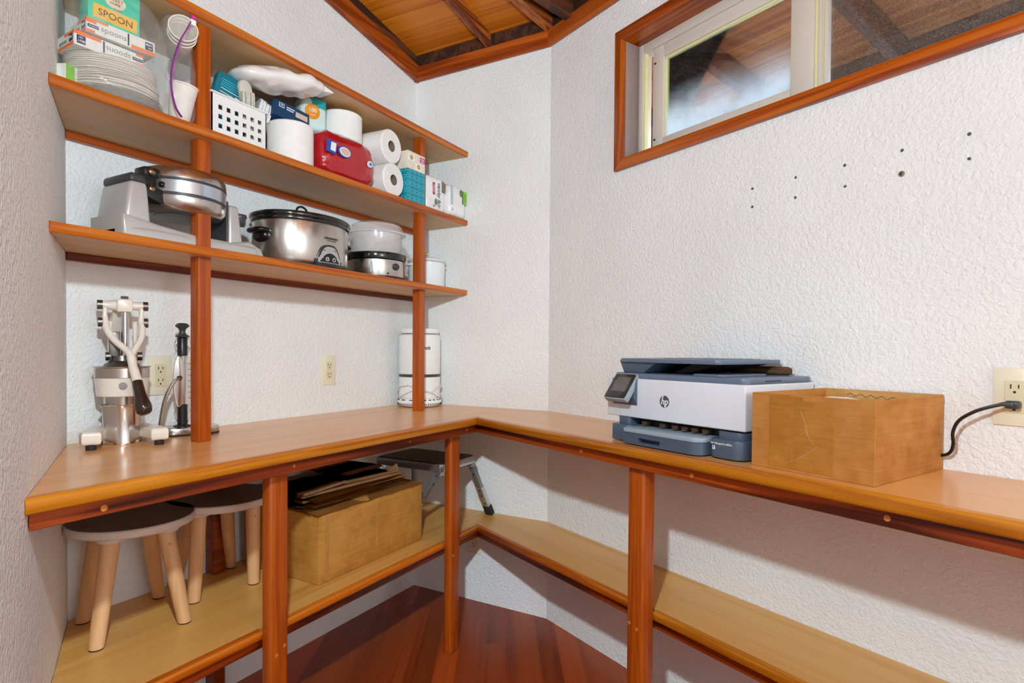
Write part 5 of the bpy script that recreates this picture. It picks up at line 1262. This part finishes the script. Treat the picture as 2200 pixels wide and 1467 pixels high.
g = G(); g.prism([(-.06, .060), (.066, .060), (.050, .094), (-.045, .096)], .060, .062, 'Y'); obj('lid_flap', g, M['navy'], nb2)
# ---- paper rolls
def roll(name, label, r, h, m, group=None, core=.021):
    o = thing(name, label, 'paper roll', group=group); o.matrix_world = m
    g = G(); g.lathe([(core, 0), (r - .004, 0), (r, .004), (r, h - .004), (r - .004, h), (core, h), (core, 0)], 56, cap=False); obj('paper', g, M['paper'], o)
    g = G(); g.lathe([(core - .0015, .001), (core, .001), (core, h - .001), (core - .0015, h - .001), (core - .0015, .001)], 32, cap=False); obj('core', g, M['tube'], o); return o
roll('paper_roll', 'big white paper roll standing at the front edge right of basket', .0725, .137, T(1.336, 1.580, Z2))
roll('paper_roll', 'white paper roll standing on top of the red pack', .074, .104, T(1.600, 1.618, Z2 + .1665))
roll('paper_roll', 'thin white roll half hidden behind the roll on the red pack', .028, .135, T(1.738, 1.715, Z2 + .137), core=.012)
roll('toilet_roll', 'toilet roll with open core facing out, upper of two', .0635, .115, T(1.758, 1.513, Z2 + .1285 + .0635) @ Rz(3) @ Rx(-90), 'toilet rolls lying with open cores')
roll('toilet_roll', 'toilet roll with open core facing out, lower of two', .0640, .115, T(1.7655, 1.508, Z2 + .0641) @ Rz(3) @ Rx(-90), 'toilet rolls lying with open cores')
# ---- white flat pack lying on top
pk = thing('white_pack', 'long white crinkled soft pack lying on top of the basket things', 'pack', (1.262, 1.548, Z2 + .216)); pk.rotation_euler = (R(4), R(-9), R(-11))
g = G(); g.blob((0, 0, .030), (.150, .072, .029), (.6, .85), (64, 30), .012, 24, 5); obj('wrapper', g, M['wrapw'], pk)
g = G(); g.prism([(.135, .018), (.176, .018), (.176, .020), (.135, .040)], -.04, .035, 'Y'); obj('sealed_end', g, M['wrapw'], pk)
# ---- teal and white wipes pack with orange seal
wp_ = thing('wipes_pack', 'pale mint pack with orange 180 seal on left end of red pack', 'pack', (1.462, 1.628, Z2 + .166), -22)
g = G(); g.blob((0, 0, .056), (.047, .038, .056), (.4, .25), (40, 32), .002, 20, 6); obj('wrapper', g, M['mint'], wp_)
g = G(); g.blob((.012, 0, .094), (.0356, .0386, .020), (.4, .3), (40, 20)); obj('teal_band', g, M['mintteal'], wp_)
g = G(T(-.006, -.0378, .062) @ Rx(90)); g.lathe([(0, .0020), (.026, .0017), (.026, 0)], 32); sl = obj('orange_seal', g, M['orangedot'], wp_)
text(sl, '180', .020, M['inkw'], face(-.006, -.0402, .066)); text(sl, 'count', .008, M['inkw'], face(-.006, -.0402, .051))
# ---- red pack
rp = thing('red_pack', 'glossy red plastic-wrapped pack with blue and white seals at shelf edge', 'pack', (1.545, 1.596, Z2), 0)
g = G(); g.blob((0, 0, .083), (.131, .086, .082), (.38, .5), (80, 56), .005, 40, 2); obj('wrapper', g, M['red'], rp)
g = G(T(.086, -.0900, .086) @ Rx(90)); g.lathe([(0, .0022), (.0115, .0020), (.0115, -.004)], 28); sl = obj('white_seal', g, M['inkw'], rp); g = G(T(.086, -.0920, .086) @ Rx(90)); g.lathe([(0, .0012), (.0068, .0010), (.0068, 0)], 24); obj('blue_dot', g, M['bluedot'], sl)
for x, rx_, rz_, mt, d in ((-.045, .030, .019, 'royal', 0), (-.043, .0255, .0155, 'inkw', .0008), (-.043, .021, .012, 'pinktan', .0016)):
    g = G(T(x, -.0935 - d, .092) @ Rx(90)); g.lathe([(0, .001), (1, .001), (1, -.003)], 36, rx_, rz_); obj('oval_print', g, M[mt], rp)
g = G(T(-.103, -.0915, .094) @ Rx(90)); g.prism([(-.022, -.020), (.020, -.022), (.026, .020), (-.02, .022)], -.002, .001); obj('corner_print', g, M['royal'], rp)
g = G(T(-.100, -.0925, .094) @ Rx(90)); g.prism([(-.008, -.012), (.014, -.014), (.018, .016), (-.004, .016)], -.002, .001); obj('corner_print', g, M['inkw'], rp)
cw = thing('clear_wrap_pack', 'clear plastic-wrapped white roll pack between the red pack and toilet rolls', 'pack', (1.700, 1.706, Z2), 0)
g = G(); g.blob((0, 0, .066), (.060, .066, .066), (.5, .5), (44, 32), .006, 22, 12); obj('wrapper', g, M['wrapw'], cw)
g = G(); g.blob((.01, .004, .160), (.108, .062, .010), (.5, .8), (44, 20), .006, 30, 15); obj('clear_top', g, M['film2'], rp)
# ---- tissue boxes
tt = carton('teal_tissue_box', 'teal tissue box with circle pattern beside the right post', 'tissue box', (1.8875, 1.493, Z2), (0, 0, 0), .108, .115, .128, 'tealcirc')
ti = carton('cream_tissue_box', 'cream flowered tissue box stacked on the teal tissue box', 'tissue box', (1.8865, 1.493, Z2 + .1285), (0, 0, 0), .108, .115, .070, 'creamprint')
panel(ti, 'magenta_label', M['magenta'], .020, .052, .040, .061, 0); text(ti, 'Fresh', .010, M['inkw'], face(.036, -.0010, .0535)); text(ti, 'touch', .008, M['inkw'], face(.036, -.0010, .0455))
for x, z_ in ((-.034, .046), (.012, .018)):
    panel(ti, 'frame_print', M['paper'], x - .021, x + .021, z_ - .014, z_ + .014, 0)
    g = G()
    for k in range(6): a = 2 * PI * k / 6; g.prism([(x + .007 * math.cos(a) + .0045 * math.cos(b), z_ + .006 * math.sin(a) + .0045 * math.sin(b)) for b in [2 * PI * j / 8 for j in range(8)]], -.0011, -.0005, 'Y')
    o = obj('flower_print', g, M['gold'], ti); o['kind'] = 'stuff'
# ---- napkins right of the post
vf = thing('napkin_pack', 'white napkin pack with black script lettering right of right post', 'napkins', (2.062, 1.580, Z2), -4)
g = G(); g.blob((0, 0, .079), (.066, .060, .078), (.3, .35), (48, 32), .003, 24, 21); obj('wrapper', g, M['wrapw'], vf)
g = G(T(.046, -.0602, .118) @ Rx(90)); g.prism([(-.012, -.024), (.012, -.024), (.014, .018), (-.010, .026)], -.002, .0008); obj('brown_print', g, M['tube'], vf)
text(vf, 'vanity fair', .030, M['ink'], face(.016, -.0612, .078) @ Rz(-90), shear=.25, sx=.92); text(vf, 'classic', .013, M['inkw'], face(-.018, -.0618, .100) @ Rz(-90))
g = G(T(-.018, -.0605, .100) @ Rx(90)); g.prism([(-.007, -.026), (.007, -.026), (.007, .026), (-.007, .026)], -.002, .0007); obj('red_panel', g, M['inkred'], vf)
g = G(T(-.004, -.0605, .046) @ Rx(90)); g.lathe([(0, .0012), (1, .0010), (1, -.002)], 24, .009, .014); obj('grey_print', g, M['inkgrey'], vf); text(vf, '80', .012, M['inkred'], face(-.016, -.0618, .026))
gp_ = thing('napkin_pack', 'white and lime green napkin pack at the right end of the shelf', 'napkins', (2.186, 1.566, Z2), -2)
g = G(); g.blob((0, 0, .072), (.062, .074, .071), (.3, .35), (48, 32), .0035, 22, 31); obj('wrapper', g, M['wrapw'], gp_)
g = G(T(.046, -.0748, .096) @ Rx(90)); g.prism([(-.012, -.024), (.014, -.030), (.016, .030), (-.012, .030)], -.003, .0006); obj('lime_print', g, M['lime'], gp_)
g = G(T(.020, -.0748, .112) @ Rx(90)); g.lathe([(0, .0010), (1, .0008), (1, -.002)], 24, .010, .016); obj('green_oval', g, M['limedk'], gp_)
g = G(T(-.046, -.0746, .090) @ Rx(90)); g.prism([(-.008, -.040), (.006, -.040), (.006, .044), (-.008, .044)], -.003, .0006); obj('blue_print', g, M['greyblue'], gp_)
g = G(T(.0325, -.0749, .096) @ Rx(90)); g.prism([(-.002, -.030), (.002, -.030), (.002, .026), (-.002, .026)], -.002, .0007); obj('dark_stripe', g, M['char'], gp_)
text(gp_, 'napkins', .014, M['limedk'], face(.048, -.0760, .094) @ Rz(-90)); text(gp_, '150', .010, M['royal'], face(-.046, -.0760, .030) @ Rz(-90))
